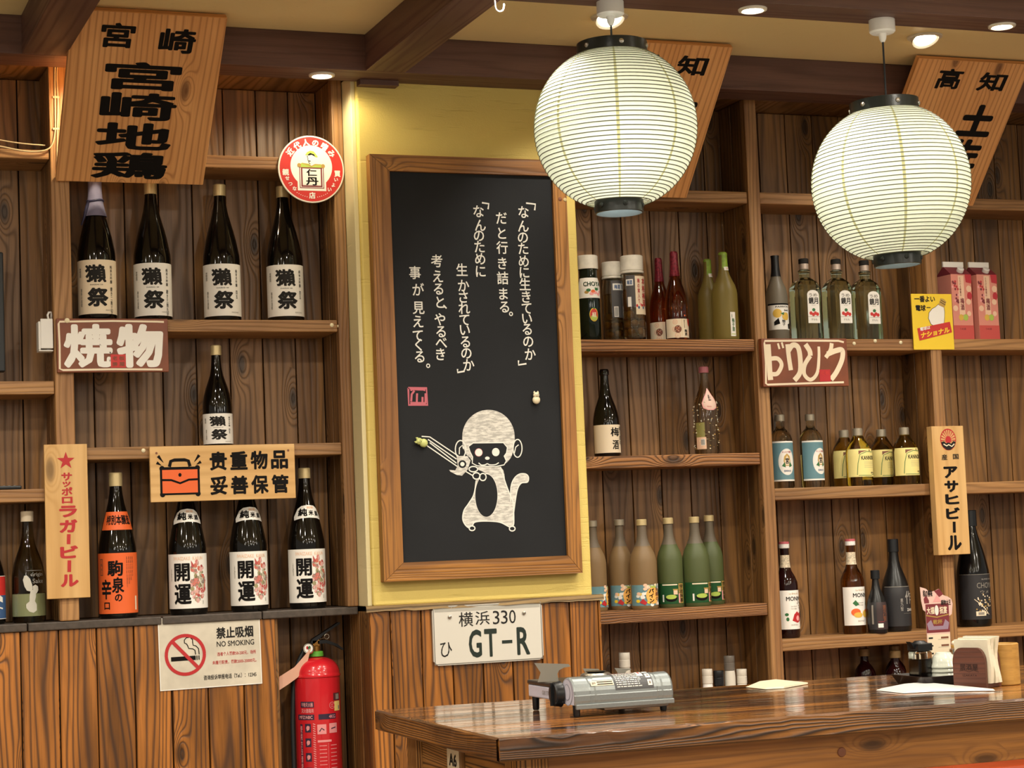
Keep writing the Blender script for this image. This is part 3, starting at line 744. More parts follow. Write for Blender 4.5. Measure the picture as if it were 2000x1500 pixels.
a.poly([(.41, .295), (.44, .25), (.49, .225), (.54, .235), (.57, .27), (.60, .315), (.585, .325), (.555, .31), (.52, .275), (.45, .29)], LGREEN, 4)
a.poly([(.45, .285), (.49, .26), (.545, .28), (.56, .31), (.51, .285), (.46, .30)], INK, 5)
a.poly([(.45, .30), (.52, .29), (.545, .33), (.54, .39), (.50, .42), (.46, .41), (.445, .36)], WHITE, 4)
a.stroke([(.44, .30), (.452, .35), (.445, .365), (.462, .375), (.46, .40), (.485, .425)], .008, INK, 5); a.rect(.455, .375, .49, .388, INK, 5)
a.poly([(.31, .44), (.36, .41), (.46, .42), (.50, .45), (.56, .42), (.65, .425), (.69, .45), (.68, .475), (.32, .475)], LGREEN, 4)
a.disc(.315, .445, .03, .03, GOLD, 5, 14); a.disc(.675, .45, .03, .03, GOLD, 5, 14); a.stroke([(.36, .415), (.46, .44), (.50, .46), (.55, .43), (.64, .43)], .014, GOLD, 5)
P = p(607.5, 331)
o = thing('round_enamel_sign', 'round red and white enamel sign with a hatted figure beside the yellow pier', 'sign', P)
m = MB(); m.lathe([(0, 0), (.0965, 0), (.0975, .001), (.0975, .003), (.096, .004), (0, .004)], DISC, 64, Matrix.Rotation(PI/2, 4, 'X')); m.build('disc', o)
m = MB(); a.emit(m, lambda x, y, l: (x-.0975, -.004-EPS*l, .0975-y)); m.build('printed_face', o)

# grilled food sign, red-brown with white brush lettering
M_RB = plain('red_brown_painted_board', '7a3f22', .4, var=.15, bscale=20)
x0, x1, z0, z1 = span((108.5, 623, 328.5, 727)); a = Art(x1-x0, z1-z0)
a.stroke([(.965, .06), (.9, .055), (.5, .045), (.03, .06), (.02, .1), (.025, .5), (.022, .93), (.05, .955), (.5, .945), (.94, .955)], .017, CREAM, 1)
a.text('焼', .06, .10, .50, .91, WHITE, .036); a.text('物', .53, .10, .955, .92, WHITE, .044)
a.rect(.475, .67, .61, .915, RED, 3); a.text('老', .49, .70, .535, .78, M_RB, .02, 4); a.text('板', .55, .70, .60, .78, M_RB, .02, 4); a.text('勝', .49, .81, .535, .89, M_RB, .02, 4); a.text('屋', .55, .81, .60, .89, M_RB, .02, 4)
sign('wooden_sign', 'red-brown board with two white brush characters pinned to the shelf left of the sake bottles', 'sign', x0, x1, z0, z1, YS, .012, M_RB, a)
# drinks sign
x0, x1, z0, z1 = span((1480.5, 662.5, 1652, 755)); a = Art(x1-x0, z1-z0)
a.stroke([(.965, .08), (.9, .05), (.5, .045), (.04, .05), (.035, .1), (.04, .5), (.03, .93), (.05, .955), (.5, .935), (.94, .92)], .02, CREAM, 1)
a.curve([(.075, .12), (.078, .4), (.08, .7), (.085, .86)], .06, CREAM, 2); a.curve([(.09, .42), (.18, .42), (.22, .55), (.17, .72), (.11, .74)], .045, CREAM, 2)
a.curve([(.19, .10), (.205, .22)], .022, CREAM, 2); a.curve([(.235, .08), (.25, .20)], .022, CREAM, 2)
a.curve([(.30, .12), (.31, .4), (.325, .66)], .05, CREAM, 2); a.curve([(.31, .25), (.36, .14), (.42, .18), (.44, .4), (.43, .7), (.36, .87)], .055, CREAM, 2)
a.curve([(.51, .12), (.555, .26), (.56, .36)], .055, CREAM, 2); a.curve([(.56, .36), (.49, .55), (.48, .75), (.55, .86), (.63, .72), (.66, .4), (.665, .17)], .05, CREAM, 2, .03)
a.curve([(.74, .4), (.80, .25), (.82, .10)], .045, CREAM, 2); a.curve([(.76, .33), (.86, .26), (.94, .25), (.93, .45), (.86, .7), (.79, .86)], .055, CREAM, 2)
a.rect(.655, .65, .785, .90, REDINK, 3); a.text('老', .67, .68, .715, .76, RED, .02, 4); a.text('板', .725, .68, .775, .76, RED, .02, 4)
sign('wooden_sign', 'red-brown board with white katakana lettering fixed to the post under the right shelves', 'sign', x0, x1, z0, z1, YS, .02, M_RB, a)
# valuables sign
x0, x1, z0, z1 = span((290.5, 873, 576, 973)); a = Art(x1-x0, z1-z0)
for i, ch in enumerate('贵重物品'): a.text(ch, .405+.142*i, .115, .525+.142*i, .455, INK, .035)
for i, ch in enumerate('妥善保管'): a.text(ch, .405+.142*i, .56, .525+.142*i, .90, INK, .035)
a.rect(.065, .375, .335, .88, INK, 1); a.disc(.08, .40, .018, .05, INK, 1); a.disc(.32, .40, .018, .05, INK, 1); a.disc(.08, .865, .018, .05, INK, 1); a.disc(.32, .865, .018, .05, INK, 1)
a.rect(.08, .425, .32, .845, ORANGE, 2); a.stroke([(.075, .605), (.14, .61), (.2, .67), (.26, .61), (.325, .605)], .014, INK, 3)
a.stroke([(.13, .37), (.14, .27), (.165, .25), (.235, .25), (.26, .27), (.27, .37)], .022, INK, 2); a.disc(.20, .52, .011, .034, INK, 3)
for q in ((.055, .17, .09, .29), (.045, .29, .075, .34), (.335, .17, .30, .29), (.345, .29, .315, .34)):
    a.stroke([(q[0], q[1]), (q[2], q[3])], .022, INK, 2, .003)
for q in ((.045, .12), (.955, .12)): a.disc(q[0], q[1], .008, .022, BROWNP, 1)
sign('wooden_sign', 'pale pine board with an orange briefcase and eight black characters on the shelf edge', 'sign', x0, x1, z0, z1, YS, .012, W_SIGN, a, grain='x')
# red star beer sign
x0, x1, z0, z1 = span((84.5, 869, 175.5, 1166.5)); a = Art(x1-x0, z1-z0); st = []
for k in range(10):
    t = PI*k/5; rr = .215 if k % 2 == 0 else .085; st.append((.5+rr*math.sin(t), .108-rr*math.cos(t)*a.W/a.H))
a.poly(st, REDINK, 2)
for ch, y0_, y1_ in (('サ', .185, .238), ('ッ', .243, .278), ('ポ', .28, .335), ('ロ', .343, .385)): a.text(ch, .385 if ch != 'ッ' else .41, y0_, .635 if ch != 'ッ' else .60, y1_, REDINK, .04)
for ch, y0_, y1_ in (('ラ', .40, .475), ('ガ', .49, .575), ('ビ', .66, .742), ('ル', .845, .925)): a.text(ch, .32, y0_, .735, y1_, REDINK, .05)
for y0_, y1_ in ((.585, .65), (.755, .83)): a.stroke([(.53, y0_), (.52, y1_)], .085, REDINK, 2)
sign('wooden_sign', 'tall narrow pine board with a red star and red katakana down its front', 'sign', x0, x1, z0, z1, YS-.001, .010, W_SIGN, a)
# rising sun beer sign on the right post
x0, x1, z0, z1 = span((1809, 834, 1885, 1082)); a = Art(x1-x0, z1-z0)
a.disc(.5, .105, .25, .085, REDINK, 1, 32); a.disc(.5, .105, .225, .075, W_SIGN, 2, 32)
for k in range(13):
    t = R(-115+230*k/12); a.poly([(.5, .11), (.5+.23*math.sin(t-.06), .105-.078*math.cos(t-.06)), (.5+.23*math.sin(t+.06), .105-.078*math.cos(t+.06))], REDINK, 3)
a.disc(.5, .108, .09, .03, REDINK, 4); a.poly([(.27, .125), (.36, .118), (.42, .135), (.5, .128), (.58, .138), (.66, .118), (.73, .125), (.68, .16), (.56, .185), (.44, .185), (.32, .16)], INKSOFT, 5)
a.stroke([(.34, .14), (.44, .155), (.5, .145), (.6, .16), (.68, .14)], .03, CREAM, 6)
a.text('産', .26, .22, .44, .265, INKSOFT, .02); a.text('国', .62, .22, .80, .26, INKSOFT, .02)
for ch, y0_, y1_ in (('ア', .315, .405), ('サ', .425, .515), ('ヒ', .53, .61), ('ビ', .635, .725), ('ル', .85, .965)): a.text(ch, .30, y0_, .74, y1_, INK, .05)
a.stroke([(.54, .745), (.53, .83)], .09, INK, 2)
sign('wooden_sign', 'thick tall pine board with a red sunburst and black katakana on the right post', 'sign', x0, x1, z0, z1, YS, .03, W_SIGN, a)
# yellow light bulb sign (plain bulb)
x0, x1, z0, z1 = span((1778, 574, 1863, 683)); a = Art(x1-x0, z1-z0)
a.text('一番よい', .07, .035, .58, .15, INKSOFT, .03); a.text('電球', .09, .20, .34, .31, INKSOFT, .03); a.rect(.36, .24, .46, .255, INKSOFT)
bulb = [(.66, .19), (.79, .24), (.80, .33), (.79, .42), (.77, .52), (.68, .585), (.56, .59), (.45, .54), (.40, .44), (.42, .34), (.50, .27), (.58, .24)]
a.poly([((x-.6)*1.06+.6, (y-.4)*1.05+.4) for x, y in bulb], INKSOFT, 1); a.poly(bulb, WHITE, 2)
a.poly([(.66, .20), (.72, .075), (.80, .09), (.86, .14), (.80, .25)], GOLD, 3); a.stroke([(.70, .14), (.83, .20)], .012, INKSOFT, 4); a.stroke([(.72, .11), (.84, .16)], .012, INKSOFT, 4)
a.poly([(.10, .62), (.92, .50), (.96, .69), (.14, .84)], RED, 3); a.text('電球は', .17, .605, .42, .67, WHITE, .03, 4, slant=-.15); a.text('ナショナル', .18, .70, .90, .80, YELLOW, .05, 4, slant=-.15)
sign('tin_sign', 'small yellow tin sign with a white light bulb and red banner pinned to the shelf', 'sign', x0, x1, z0, z1, YS, .004, YELLOW, a, bevel=.0008, board='plate')

# thumb tacks
for q, l in (((648, 635), 'pale thumb tack, left one of the pair at the right end of the sake shelf'), ((662.5, 637), 'pale thumb tack, right one of the pair at the right end of the sake shelf'), ((280, 880), 'pale thumb tack on the shelf edge left of the briefcase sign'),
             ((1668, 671), 'pale thumb tack on the right shelf edge nearest the katakana sign'), ((1709, 666), 'pale thumb tack on the right shelf edge below the third clear bottle'), ((1759, 669), 'pale thumb tack on the shelf edge just left of the yellow bulb sign')):
    tack(q, l, YL)
tack((131, 626), 'pale thumb tack holding the red-brown two character sign', YS-.0125, r=.007)

# ------------------------------------------------------------------ paper notice, number plate
M_NOTICE = plain('worn_laminated_notice', 'cfc6b4', .4, var=.14, bscale=14)
x0, x1, z0, z1 = span((309, 1207, 512, 1336), YL+.003); a = Art(x1-x0, z1-z0)
a.frame(.0, .0, 1, 1, .008, WHITE, 1)
a.text('禁止吸烟', .565, .175, .93, .335, INKSOFT, .03); a.text('NO SMOKING', .565, .37, .935, .445, INKSOFT, .01)
a.text('违者个人罚款50-200元，场所', .565, .52, .95, .575, REDINK, .01); a.text('未履行职责，罚款2000-20000元。', .515, .635, .95, .69, REDINK, .01); a.text('咨询投诉举报电话（Tel.）：12345', .425, .825, .945, .895, INKSOFT, .015)
ax = a.H/a.W
a.ring(.255, .525, .185, .185/ax, .032, REDINK, 3, 40); a.stroke([(.125, .32), (.385, .73)], .034, REDINK, 3)
a.rect(.115, .545, .355, .605, INK, 2); a.rect(.362, .545, .372, .605, INK, 2); a.rect(.382, .545, .392, .605, INK, 2)
a.stroke([(.355, .53), (.35, .47), (.33, .45), (.29, .44), (.28, .40), (.27, .375), (.25, .36), (.25, .32), (.27, .29), (.30, .285)], .009, INK, 2); a.stroke([(.39, .53), (.385, .45), (.36, .41), (.335, .40), (.33, .36), (.33, .32), (.31, .29)], .009, INK, 2)
o = thing('notice', 'white no smoking notice stuck on the boarded half wall under the sake bottles', 'notice', ((x0+x1)/2, YL+.0028, z0), (0, R(-.6), 0))
m = MB(); m.box(-a.W/2, a.W/2, -.0015, 0, 0, a.H, M_NOTICE, 'x'); m.build('sheet', o)
m = MB(); a.emit(m, flat_fn(-a.W/2, a.H, -.0015)); m.build('printing', o)

YP = YC-.0045
M_PLATE = plain('white_number_plate', 'cfcabf', .35)
P0, P1, P2, P3 = onY(844, 1187, YP), onY(1055, 1177, YP), onY(1057, 1285, YP), onY(848, 1298, YP)
Wp, Hp = .332, .166; a = Art(Wp, Hp)
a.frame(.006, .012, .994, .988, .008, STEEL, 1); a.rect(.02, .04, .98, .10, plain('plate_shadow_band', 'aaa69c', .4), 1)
a.text('横', .235, .12, .365, .365, INKSOFT, .005); a.text('浜', .385, .12, .515, .35, INKSOFT, .005)
for i, ch in enumerate('330'): a.text(ch, .545+.075*i, .125, .605+.075*i, .355, INKSOFT, .0)
a.text('ひ', .06, .61, .165, .86, INKSOFT, -.01)
M_GR = plain('dark_green_plate_paint', '1f2a24', .4)
for ch, a0_, a1_ in (('G', .318, .435), ('T', .46, .575), ('R', .757, .875)): a.text(ch, a0_, .425, a1_, .90, M_GR, .022)
a.rect(.62, .635, .715, .69, M_GR, 2)
o = thing('number_plate', 'white car number plate with black lettering on the boards below the blackboard', 'number plate', (P0+P1+P2+P3)/4)
o.location.y = YP
rc = [(Wp/2*cx+dx*.012*(1-abs(k)), Hp/2*cz+dz*.012*(1-abs(k))) for cx, cz, dx, dz, k in ((1, 1, -1, 0, 0), (1, 1, 0, -1, 0), (1, -1, 0, 1, 0), (1, -1, -1, 0, 0), (-1, -1, 1, 0, 0), (-1, -1, 0, 1, 0), (-1, 1, 0, -1, 0), (-1, 1, 1, 0, 0))]
m = MB(); m.prism(rc, -.008, 0, M_PLATE); m.build('plate', o, bevel=.002)
m = MB(); a.emit(m, flat_fn(-Wp/2, Hp/2, -.008)); m.build('lettering', o)
for x in (-.115, .11):
    m = MB(); m.lathe([(.006, 0), (.0055, .003), (0, .004)], CHROME, 14, Matrix.Translation((x, -.008, .052)) @ Matrix.Rotation(PI/2, 4, 'X')); m.build('screw', o)

# ------------------------------------------------------------------ framed blackboard
YF = YC-.035
o = thing('blackboard', 'tall blackboard in a brown timber frame on the yellow pier with white chalk writing', 'blackboard', (1.95, YC-.0005, EYE+.5))
FX0, FX1, FZ0, FZ1 = onY(750, 1137, YF).x+.001, onY(1138, 1116.5, YF).x, onY(750, 1137, YF).z, onY(725, 300.5, YF).z
ix0, ix1, iz0, iz1 = onY(785.5, 1099, YF+.012).x, onY(1106.8, 1083, YF+.012).x, onY(785.5, 1099, YF+.012).z, onY(759, 335, YF+.012).z
M_BB = plain('black_chalkboard', '1e1f21', .7, spec=.25, var=.12, bscale=5)
L = o.location
m = MB(); m.box(ix0-.012, ix1+.012, YF+.012, YC-.002, iz0-.012, iz1+.012, M_BB, 'z'); q = m.build('board_panel', o); q.location = -L
def rail(pts, horizontal):
    m = MB(); g = (lambda x, z: (x, z)) if horizontal else (lambda x, z: (z, x)); t = (random.random(), random.random()); d = random.random()*20
    f = [(x, YF, z) for x, z in pts]; b = [(x, YC-.001, z) for x, z in pts]
    U = lambda ps, off=0: [(g(p_[0], p_[2])[0]+d, g(p_[0], p_[2])[1]+d+off) for p_ in ps]
    m.face(f, U(f), W_FRAME, t); m.face(b[::-1], U(b[::-1]), W_FRAME, t)
    for i in range(4):
        qd = [f[i], b[i], b[(i+1) % 4], f[(i+1) % 4]]
        m.face(qd, [(g(v[0], v[2])[0]+d, v[1]*3+d+g(v[0], v[2])[1]) for v in qd], W_FRAME, t)
    k = m.build('frame_rail', o, bevel=.0015); k.location = -L
e = .0006
rail([(FX0+e, FZ1), (ix0+e, iz1), (ix1-e, iz1), (FX1-e, FZ1)], True)
rail([(FX0+e, FZ0), (FX1-e, FZ0), (ix1-e, iz0), (ix0+e, iz0)], True)
rail([(FX0, FZ0+e), (ix0, iz0+e), (ix0, iz1-e), (FX0, FZ1-e)], False)
rail([(FX1, FZ0+e), (FX1, FZ1-e), (ix1, iz1-e), (ix1, iz0+e)], False)
for q in ((1094, 389), (1103.5, 390)):
    P = onY(q[0], q[1], YF)-L; m = MB(); m.lathe([(.006, 0), (.005, .002), (0, .003)], CAPGOLD if q[0] > 1100 else BROWNP, 12, Matrix.Translation(P) @ Matrix.Rotation(PI/2, 4, 'X')); m.build('screw', o)
# chalk writing
YBB = YF+.012; a = Art()
bb = lambda px, py: onY(px, py, YBB)
def bcell(ch, px, py, s=24, bold=.012):
    c = bb(px, py); k = s/645/2*1.06; a.cell(ch, c.x-k*.94, -c.z-k, c.x+k*.94, -c.z+k, CHALK, bold, 2, True)
Zc = lambda x, y, top=0: (650+x/2.857, (200 if top == 0 else 700)+y/2.857)
def bst(pts, w, mat=CHALK, layer=2, top=0, w1=None):
    a.stroke([(lambda c: (c.x, -c.z))(bb(*Zc(x, y, top))) for x, y in pts], w, mat, layer, w1)
def put(nm, lb=None):
    global a
    mm = MB(); a.emit(mm, lambda x, y, l: (x, YBB-EPS*l, -y)); qq = mm.build(nm, o); qq.location = -L; a = Art()
    if lb: lab(qq, lb)
def col(chars, pts, s=24):
    for ch, (x, y) in zip(chars, pts): bcell(ch, *Zc(x, y), s)
    for t_ in BRK.get(chars, ()): bst(t_, .0048)
    put('chalk_line')
BRK = {'なんのために生きているのか': ([(1078, 562), (1130, 568), (1126, 602)], [(1036, 1440), (1036, 1465), (1080, 1458)]),
       'なんのために': ([(832, 560), (870, 566), (866, 596)],), '生かされているのか': ([(696, 1488), (696, 1507), (735, 1500)],)}
col('なんのために生きているのか', [(1063, 612), (1062, 690), (1060, 752), (1062, 815), (1065, 885), (1068, 948), (1072, 1015), (1078, 1085), (1082, 1148), (1082, 1205), (1085, 1265), (1090, 1333), (1100, 1405)])
col('だと行き詰まる。', [(940, 645), (942, 730), (945, 810), (945, 898), (947, 980), (950, 1068), (958, 1140), (975, 1200)])
col('なんのために', [(812, 608), (822, 685), (815, 742), (818, 805), (822, 872), (824, 942)])
col('生かされているのか', [(720, 935), (728, 1022), (728, 1085), (732, 1148), (735, 1212), (735, 1268), (740, 1335), (745, 1398), (757, 1465)])
col('考えると、やるべき', [(580, 885), (585, 970), (590, 1040), (598, 1115), (606, 1160), (598, 1210), (604, 1278), (605, 1340), (600, 1405)])
col('事が見えてくる。', [(458, 950), (475, 1045), (478, 1145), (475, 1222), (475, 1300), (480, 1352), (485, 1418), (512, 1490)])
# chalk drawing of a monkey with a catapult, and a rose seal
a = Art()
Q = lambda x, y: (lambda c: (c.x, -c.z))(bb(*Zc(x, y, 1)))
def bpoly(pts, mat, layer): a.poly([Q(*t) for t in pts], mat, layer)
def bell(cx, cy, rx, ry, mat, layer, n=28): bpoly([(cx+rx*math.cos(2*PI*i/n), cy+ry*math.sin(2*PI*i/n)) for i in range(n)], mat, layer)
def bring(cx, cy, rx, ry, w, mat=CHALK, layer=4): bst([(cx+rx*math.cos(2*PI*i/24), cy+ry*math.sin(2*PI*i/24)) for i in range(25)], w, mat, layer, 1)
head = [(868+146*math.cos(R(t)), 437+150*math.sin(R(t))) for t in range(180, 361, 12)]+[(1013, 470), (1002, 530), (985, 565), (950, 595), (900, 607), (830, 604), (790, 588), (765, 555), (740, 530), (724, 480)]
bring(712, 508, 29, 50, .0032); bst([(705, 535), (706, 500), (722, 485), (728, 505)], .003, CHALK, 4, 1); bring(1030, 502, 25, 50, .0032); bst([(1012, 530), (1020, 495), (1036, 482)], .003, CHALK, 4, 1)
bpoly(spl(head, True), CHALKFILL, 3)
bpoly([(755, 492), (782, 472), (950, 470), (973, 497), (968, 528), (955, 545), (967, 572), (955, 594), (905, 604), (805, 600), (777, 585), (779, 550), (765, 522)], M_BB, 5)
bst([(755, 492), (782, 472), (950, 470), (973, 497), (968, 528), (955, 545), (967, 572), (955, 594), (905, 604), (805, 600), (777, 585), (779, 550), (765, 522), (755, 492)], .003, CHALK, 6, 1)
bell(813, 525, 22, 23, ROSE, 6); bell(813, 525, 20, 21, CHALK, 7); bell(908, 523, 21, 23, CHALK, 7); bell(861, 557, 13, 9, CHALK, 7)
bst(spl([(812, 583), (828, 595), (848, 594), (861, 588), (875, 594), (905, 593), (925, 582)]), .003, CHALK, 7, 1)
body = [(800, 680), (786, 760), (757, 810), (731, 850), (725, 900), (747, 938), (775, 945), (790, 915), (850, 908), (930, 914), (985, 940), (1005, 935), (1010, 900), (1005, 800), (992, 770), (965, 700), (935, 605), (800, 610), (850, 640), (850, 670)]
bpoly(spl(body, True, 4), CHALKFILL, 2); bst(spl(body[:-3]), .0032, CHALK, 3, 1)
bell(856, 765, 65, 122, CHALK, 4, 40); bell(856, 765, 62, 119, M_BB, 5, 40)
bpoly(spl([(988, 800), (993, 720), (1010, 672), (1040, 646), (1075, 645), (1091, 662), (1086, 690), (1052, 696), (1032, 725), (1020, 780), (1008, 830)], True), CHALKFILL, 3)
bst(spl([(992, 800), (993, 720), (1010, 672), (1040, 646), (1075, 645), (1091, 662), (1086, 690), (1052, 696), (1032, 725), (1020, 780), (1004, 900)]), .003, CHALK, 4, 1)
for pts in ([(495, 435), (540, 438), (700, 545)], [(530, 452), (690, 562)], [(515, 480), (690, 600)], [(690, 600), (790, 660)], [(540, 470), (690, 585)]): bst(pts, .0032, CHALK, 3, 1)
bpoly([(690, 545), (750, 545), (768, 570), (752, 620), (720, 655), (690, 650), (655, 632), (648, 622), (682, 625), (696, 600)], CHALKFILL, 5)
bell(722, 590, 22, 22, M_BB, 6); bell(722, 590, 12, 12, CHALK, 7)
for q in ((783, 618, 24, 15), (800, 656, 20, 18), (836, 662, 18, 20)): bell(q[0], q[1], q[2], q[3], M_BB, 6); bring(*q, .0034, CHALK, 7)
for q in ((776, 948, 16, 13), (1000, 950, 16, 13)): bell(*q, M_BB, 5); bring(*q, .0034, CHALK, 6)
put('chalk_drawing', 'chalk drawing of a monkey aiming a catapult')
bst([(420, 165), (522, 165), (528, 260), (424, 260), (421, 165)], .0058, ROSE, 2, 1); bst([(432, 176), (448, 170), (505, 172), (516, 176)], .008, ROSE, 2, 1)
bst([(437, 240), (440, 200), (455, 180)], .006, ROSE, 2, 1); bst([(468, 250), (470, 195)], .006, ROSE, 2, 1); bst([(500, 215), (500, 250)], .006, ROSE, 2, 1); bst([(517, 195), (517, 250)], .006, ROSE, 2, 1); bst([(432, 250), (520, 252)], .008, ROSE, 2, 1)
put('chalk_seal', 'rose pink chalk seal')

# small animal magnets
def cat_magnet(px, py, label, mat, s, rz):
    P = onY(px, py, YBB); o = thing('cat_magnet', label, 'magnet', (P.x, P.y-.001, P.z), (0, rz, 0))
    m = MB(); m.ball((0, -.008, -.007), .012*s, mat, 14, (1, .62, 1)); m.ball((0, -.009, .007), .0095*s, mat, 14, (1, .7, .95)); b_ = m.build('body', o)
    m = MB()
    for sx in (-1, 1): m.lathe([(.0035*s, 0), (.002*s, .004*s), (0, .007*s)], mat, 8, Matrix.Translation((sx*.0055*s, -.009, .013*s)))
    m.build('ears', o)
    m = MB()
    for sx in (-1, 1): m.ball((sx*.003*s, -.0155, .008), .0011*s, INK, 8)
    m.tube([(-.003, -.0158, .0045), (0, -.0162, .0035), (.003, -.0158, .0045)], .0005, INK, 5); m.build('face_marks', o)
cat_magnet(1045, 777, 'tiny cream cat magnet on the blackboard right of the drawing', plain('cream_ceramic', 'e0d2b0', .3), 1.0, 0)
cat_magnet(821, 864, 'tiny pale green cat magnet at the tip of the drawn catapult', plain('pale_green_ceramic', 'c2c77a', .3), 1.05, -1.2)
# ------------------------------------------------------------------ bottles on the left shelving
def spot(px, py, Y, z):          # foot of a thing standing on a shelf of height z: photo column, set back at Y
    q = onY(px, py, Y); return (q.x, Y, z+.0006)
def dassai_art(W, H, k, side):
    a = Art(W, H)
    a.text('獺', .28, .09, .60, .42, INKSOFT, .035, shear=-.06); a.text('祭', .29, .52, .62, .87, INKSOFT, .04, shear=.04)
    a.text('DASSAI %s' % k, .35, .452, .54, .474, INKSOFT, .01)
    a.vtext('純米大吟醸', .665, .10, .71, .44, INKSOFT, .01); a.vtext(side, .665, .50, .71, .50+.085*len(side), INKSOFT, .01)
    a.vtext('獺祭の酒蔵', .165, .52, .20, .86, GREYINK, .01); a.text('清酒', .14, .14, .18, .32, GREYINK, .02); a.text('KIKIZAKE', .58, .92, .72, .945, GREYINK, .0); return a
PH, PR = .398, .0522
pr = prof_sake(PH, PR); LW = PR*2*R(98)
S_ROW = 'large white-label sake bottles on the upper shelf'
ribbon = plain('dark_purple_ribbon', '2e2b45', .5); wrapm = plain('lilac_wrapping_paper', '7d7890', .6, bump=.8, bscale=45)
w1 = neckwrap(pr, .735*PH, PH*.979, wrapm, .003); 
for i in range(1): w1.lathe([(PR*.30+.0035, PH*.979), (PR*.25, PH*1.0), (0, PH*1.005)], wrapm, 28)
m = MB(); m.tube([(.021*math.sin(a_), -.021*math.cos(a_), .845*PH+.002*math.sin(2*a_)) for a_ in [2*PI*i/28 for i in range(28)]], .0035, ribbon, 8, closed=True)
m.tube([(-.019, -.010, .845*PH), (-.025, -.012, .80*PH), (-.031, -.012, .74*PH), (-.041, -.012, .67*PH)], [.004, .005, .004, .002], ribbon, 8)
g0 = bottle('sake_bottle', 'leftmost large white-label sake bottle, its neck wrapped in lilac paper and ribbon', 'bottle', spot(191, 617, YL+.058, Z2), pr, DARKGLASS, PH, None,
            [('label', dassai_art(LW, .150, '23', '磨き二割三分'), .166, CREAM)], group=S_ROW, extra=[('neck_wrapping', w1), ('ribbon', m)])
WRAPPED = [('label', 2)]
for px, k, sd, lb in ((300, '39', '磨き三割九分', 'large white-label sake bottle with pale cap, second from left on the upper shelf'), (435.5, '45', '四五', 'large white-label sake bottle with pale cap, third from left on the upper shelf'), (559, '45', '四五', 'large white-label sake bottle just below the round red sign')):
    bottle('sake_bottle', lb, 'bottle', spot(px, 621, YL+.085, Z2), pr, DARKGLASS, PH, (CAPGOLD, .915, PR*.33), [('label', dassai_art(LW, .148, k, sd), .163, WHITE)], group=S_ROW)
P2 = prof_720(.287, .0415)
bottle('sake_bottle', 'medium white-label sake bottle alone on the middle left shelf above the briefcase sign', 'bottle', spot(426.5, 864, YL+.085, Z1), P2, DARKGLASS, .287, (CAPGOLD, .90, .0148), [('label', dassai_art(.0415*2*R(98), .085, '45', '四五'), .091, WHITE)])
# orange label bottle
a = Art(LW, .164)
a.text('駒', .29, .12, .53, .38, INK, .03); a.text('泉', .36, .40, .54, .66, INK, .03); a.text('の', .40, .68, .51, .80, INK, .03); a.text('辛', .17, .43, .35, .76, INK, .03); a.text('口', .22, .81, .32, .93, INK, .03)
a.rect(.14, .09, .205, .37, BROWNP, 1); a.vtext('純米酒', .15, .10, .20, .36, ORANGE, .02)
for k in range(4): a.vtext('青森七戸町の酒造り'[:9-k], .58+.035*k, .06, .605+.035*k, .58-.06*k, BROWNP, .0)
a.rect(.74, .72, .78, .95, CREAM, 3)
b_ = Art(.098, .05); b_.text('特別本醸造', .14, .18, .86, .72, INK, .03)
bottle('sake_bottle', 'large dark sake bottle with bright orange labels, left on the ledge', 'bottle', spot(232, 1203, YL+.058, LZ), pr, DARKGLASS, PH, (CAPGOLD, .905, PR*.34),
       [('label', a, .177, ORANGE), ('shoulder_label', b_, .29, ORANGE)])
# flower label bottles
FLW = [plain('flower_%d' % i, c, .55) for i, c in enumerate(('c9776f', 'b24c48', 'd9a7a0', '9a8f6a', 'b9b49a', 'c46a58', '8a7f74'))]
def kaiun(W, H, sh):
    a = Art(W, H); r_ = random.Random(5)
    a.text('IWAIZAKE  KAIUN', .24, .05, .72, .115, PEACH, .012)
    a.text('開', .245, .17, .50, .50, INK, .03); a.text('運', .24, .55, .515, .92, INK, .03)
    for k in range(90):
        t = r_.random()*2*PI; q = r_.random()**.5; x, y = .63+.145*q*math.cos(t), .50+.36*q*math.sin(t)
        if x > .525: a.disc(x, y, .020+.016*r_.random(), .028+.028*r_.random(), r_.choice(FLW), 1+(k % 3), 7, r_.random()*3, 6.28+r_.random()*3)
    a.poly([(.52, .12), (.57, .22), (.55, .26), (.525, .24)], FLW[1], 4); a.disc(.535, .42, .026, .05, WHITE, 5, 12); a.text('純米', .17, .25, .195, .5, GREYINK, .0); a.text('清酒', .70, .86, .73, .93, GREYINK, .0); return a
def kneck():
    a = Art(.088, .044)
    a.poly([(.04, .98), (.0, .75), (.1, .25), (.25, .06), (.5, .0), (.75, .06), (.9, .25), (1, .75), (.96, .98), (.75, .86), (.5, .82), (.25, .86)], WHITE, 0)
    a.text('純', .16, .22, .46, .72, INK, .04); a.text('米', .50, .33, .66, .68, INK, .04); a.text('酒', .70, .40, .86, .72, INK, .04); a.text('開運', .45, .10, .70, .24, PEACH, .03); return a
G3 = 'large flower-label sake bottles on the ledge'
for px, py, rz, cp, lb in ((369, 1196, -.10, CAPGOLD, 'flower-label sake bottle on the ledge nearest the orange-label one'), (488, 1190, .03, CAPGOLD, 'middle one of three flower-label sake bottles on the ledge'), (602, 1184, .0, CAPGOLD, 'flower-label sake bottle at the right end of the ledge, its cap showing')):
    bottle('sake_bottle', lb, 'bottle', spot(px, py, YL+.062, LZ), pr, DARKGLASS, PH, (cp, .925, PR*.33), [('label', kaiun(LW, .150, 0), .167, WHITE), ('shoulder_label', kneck(), .292, None)], rz, group=G3)
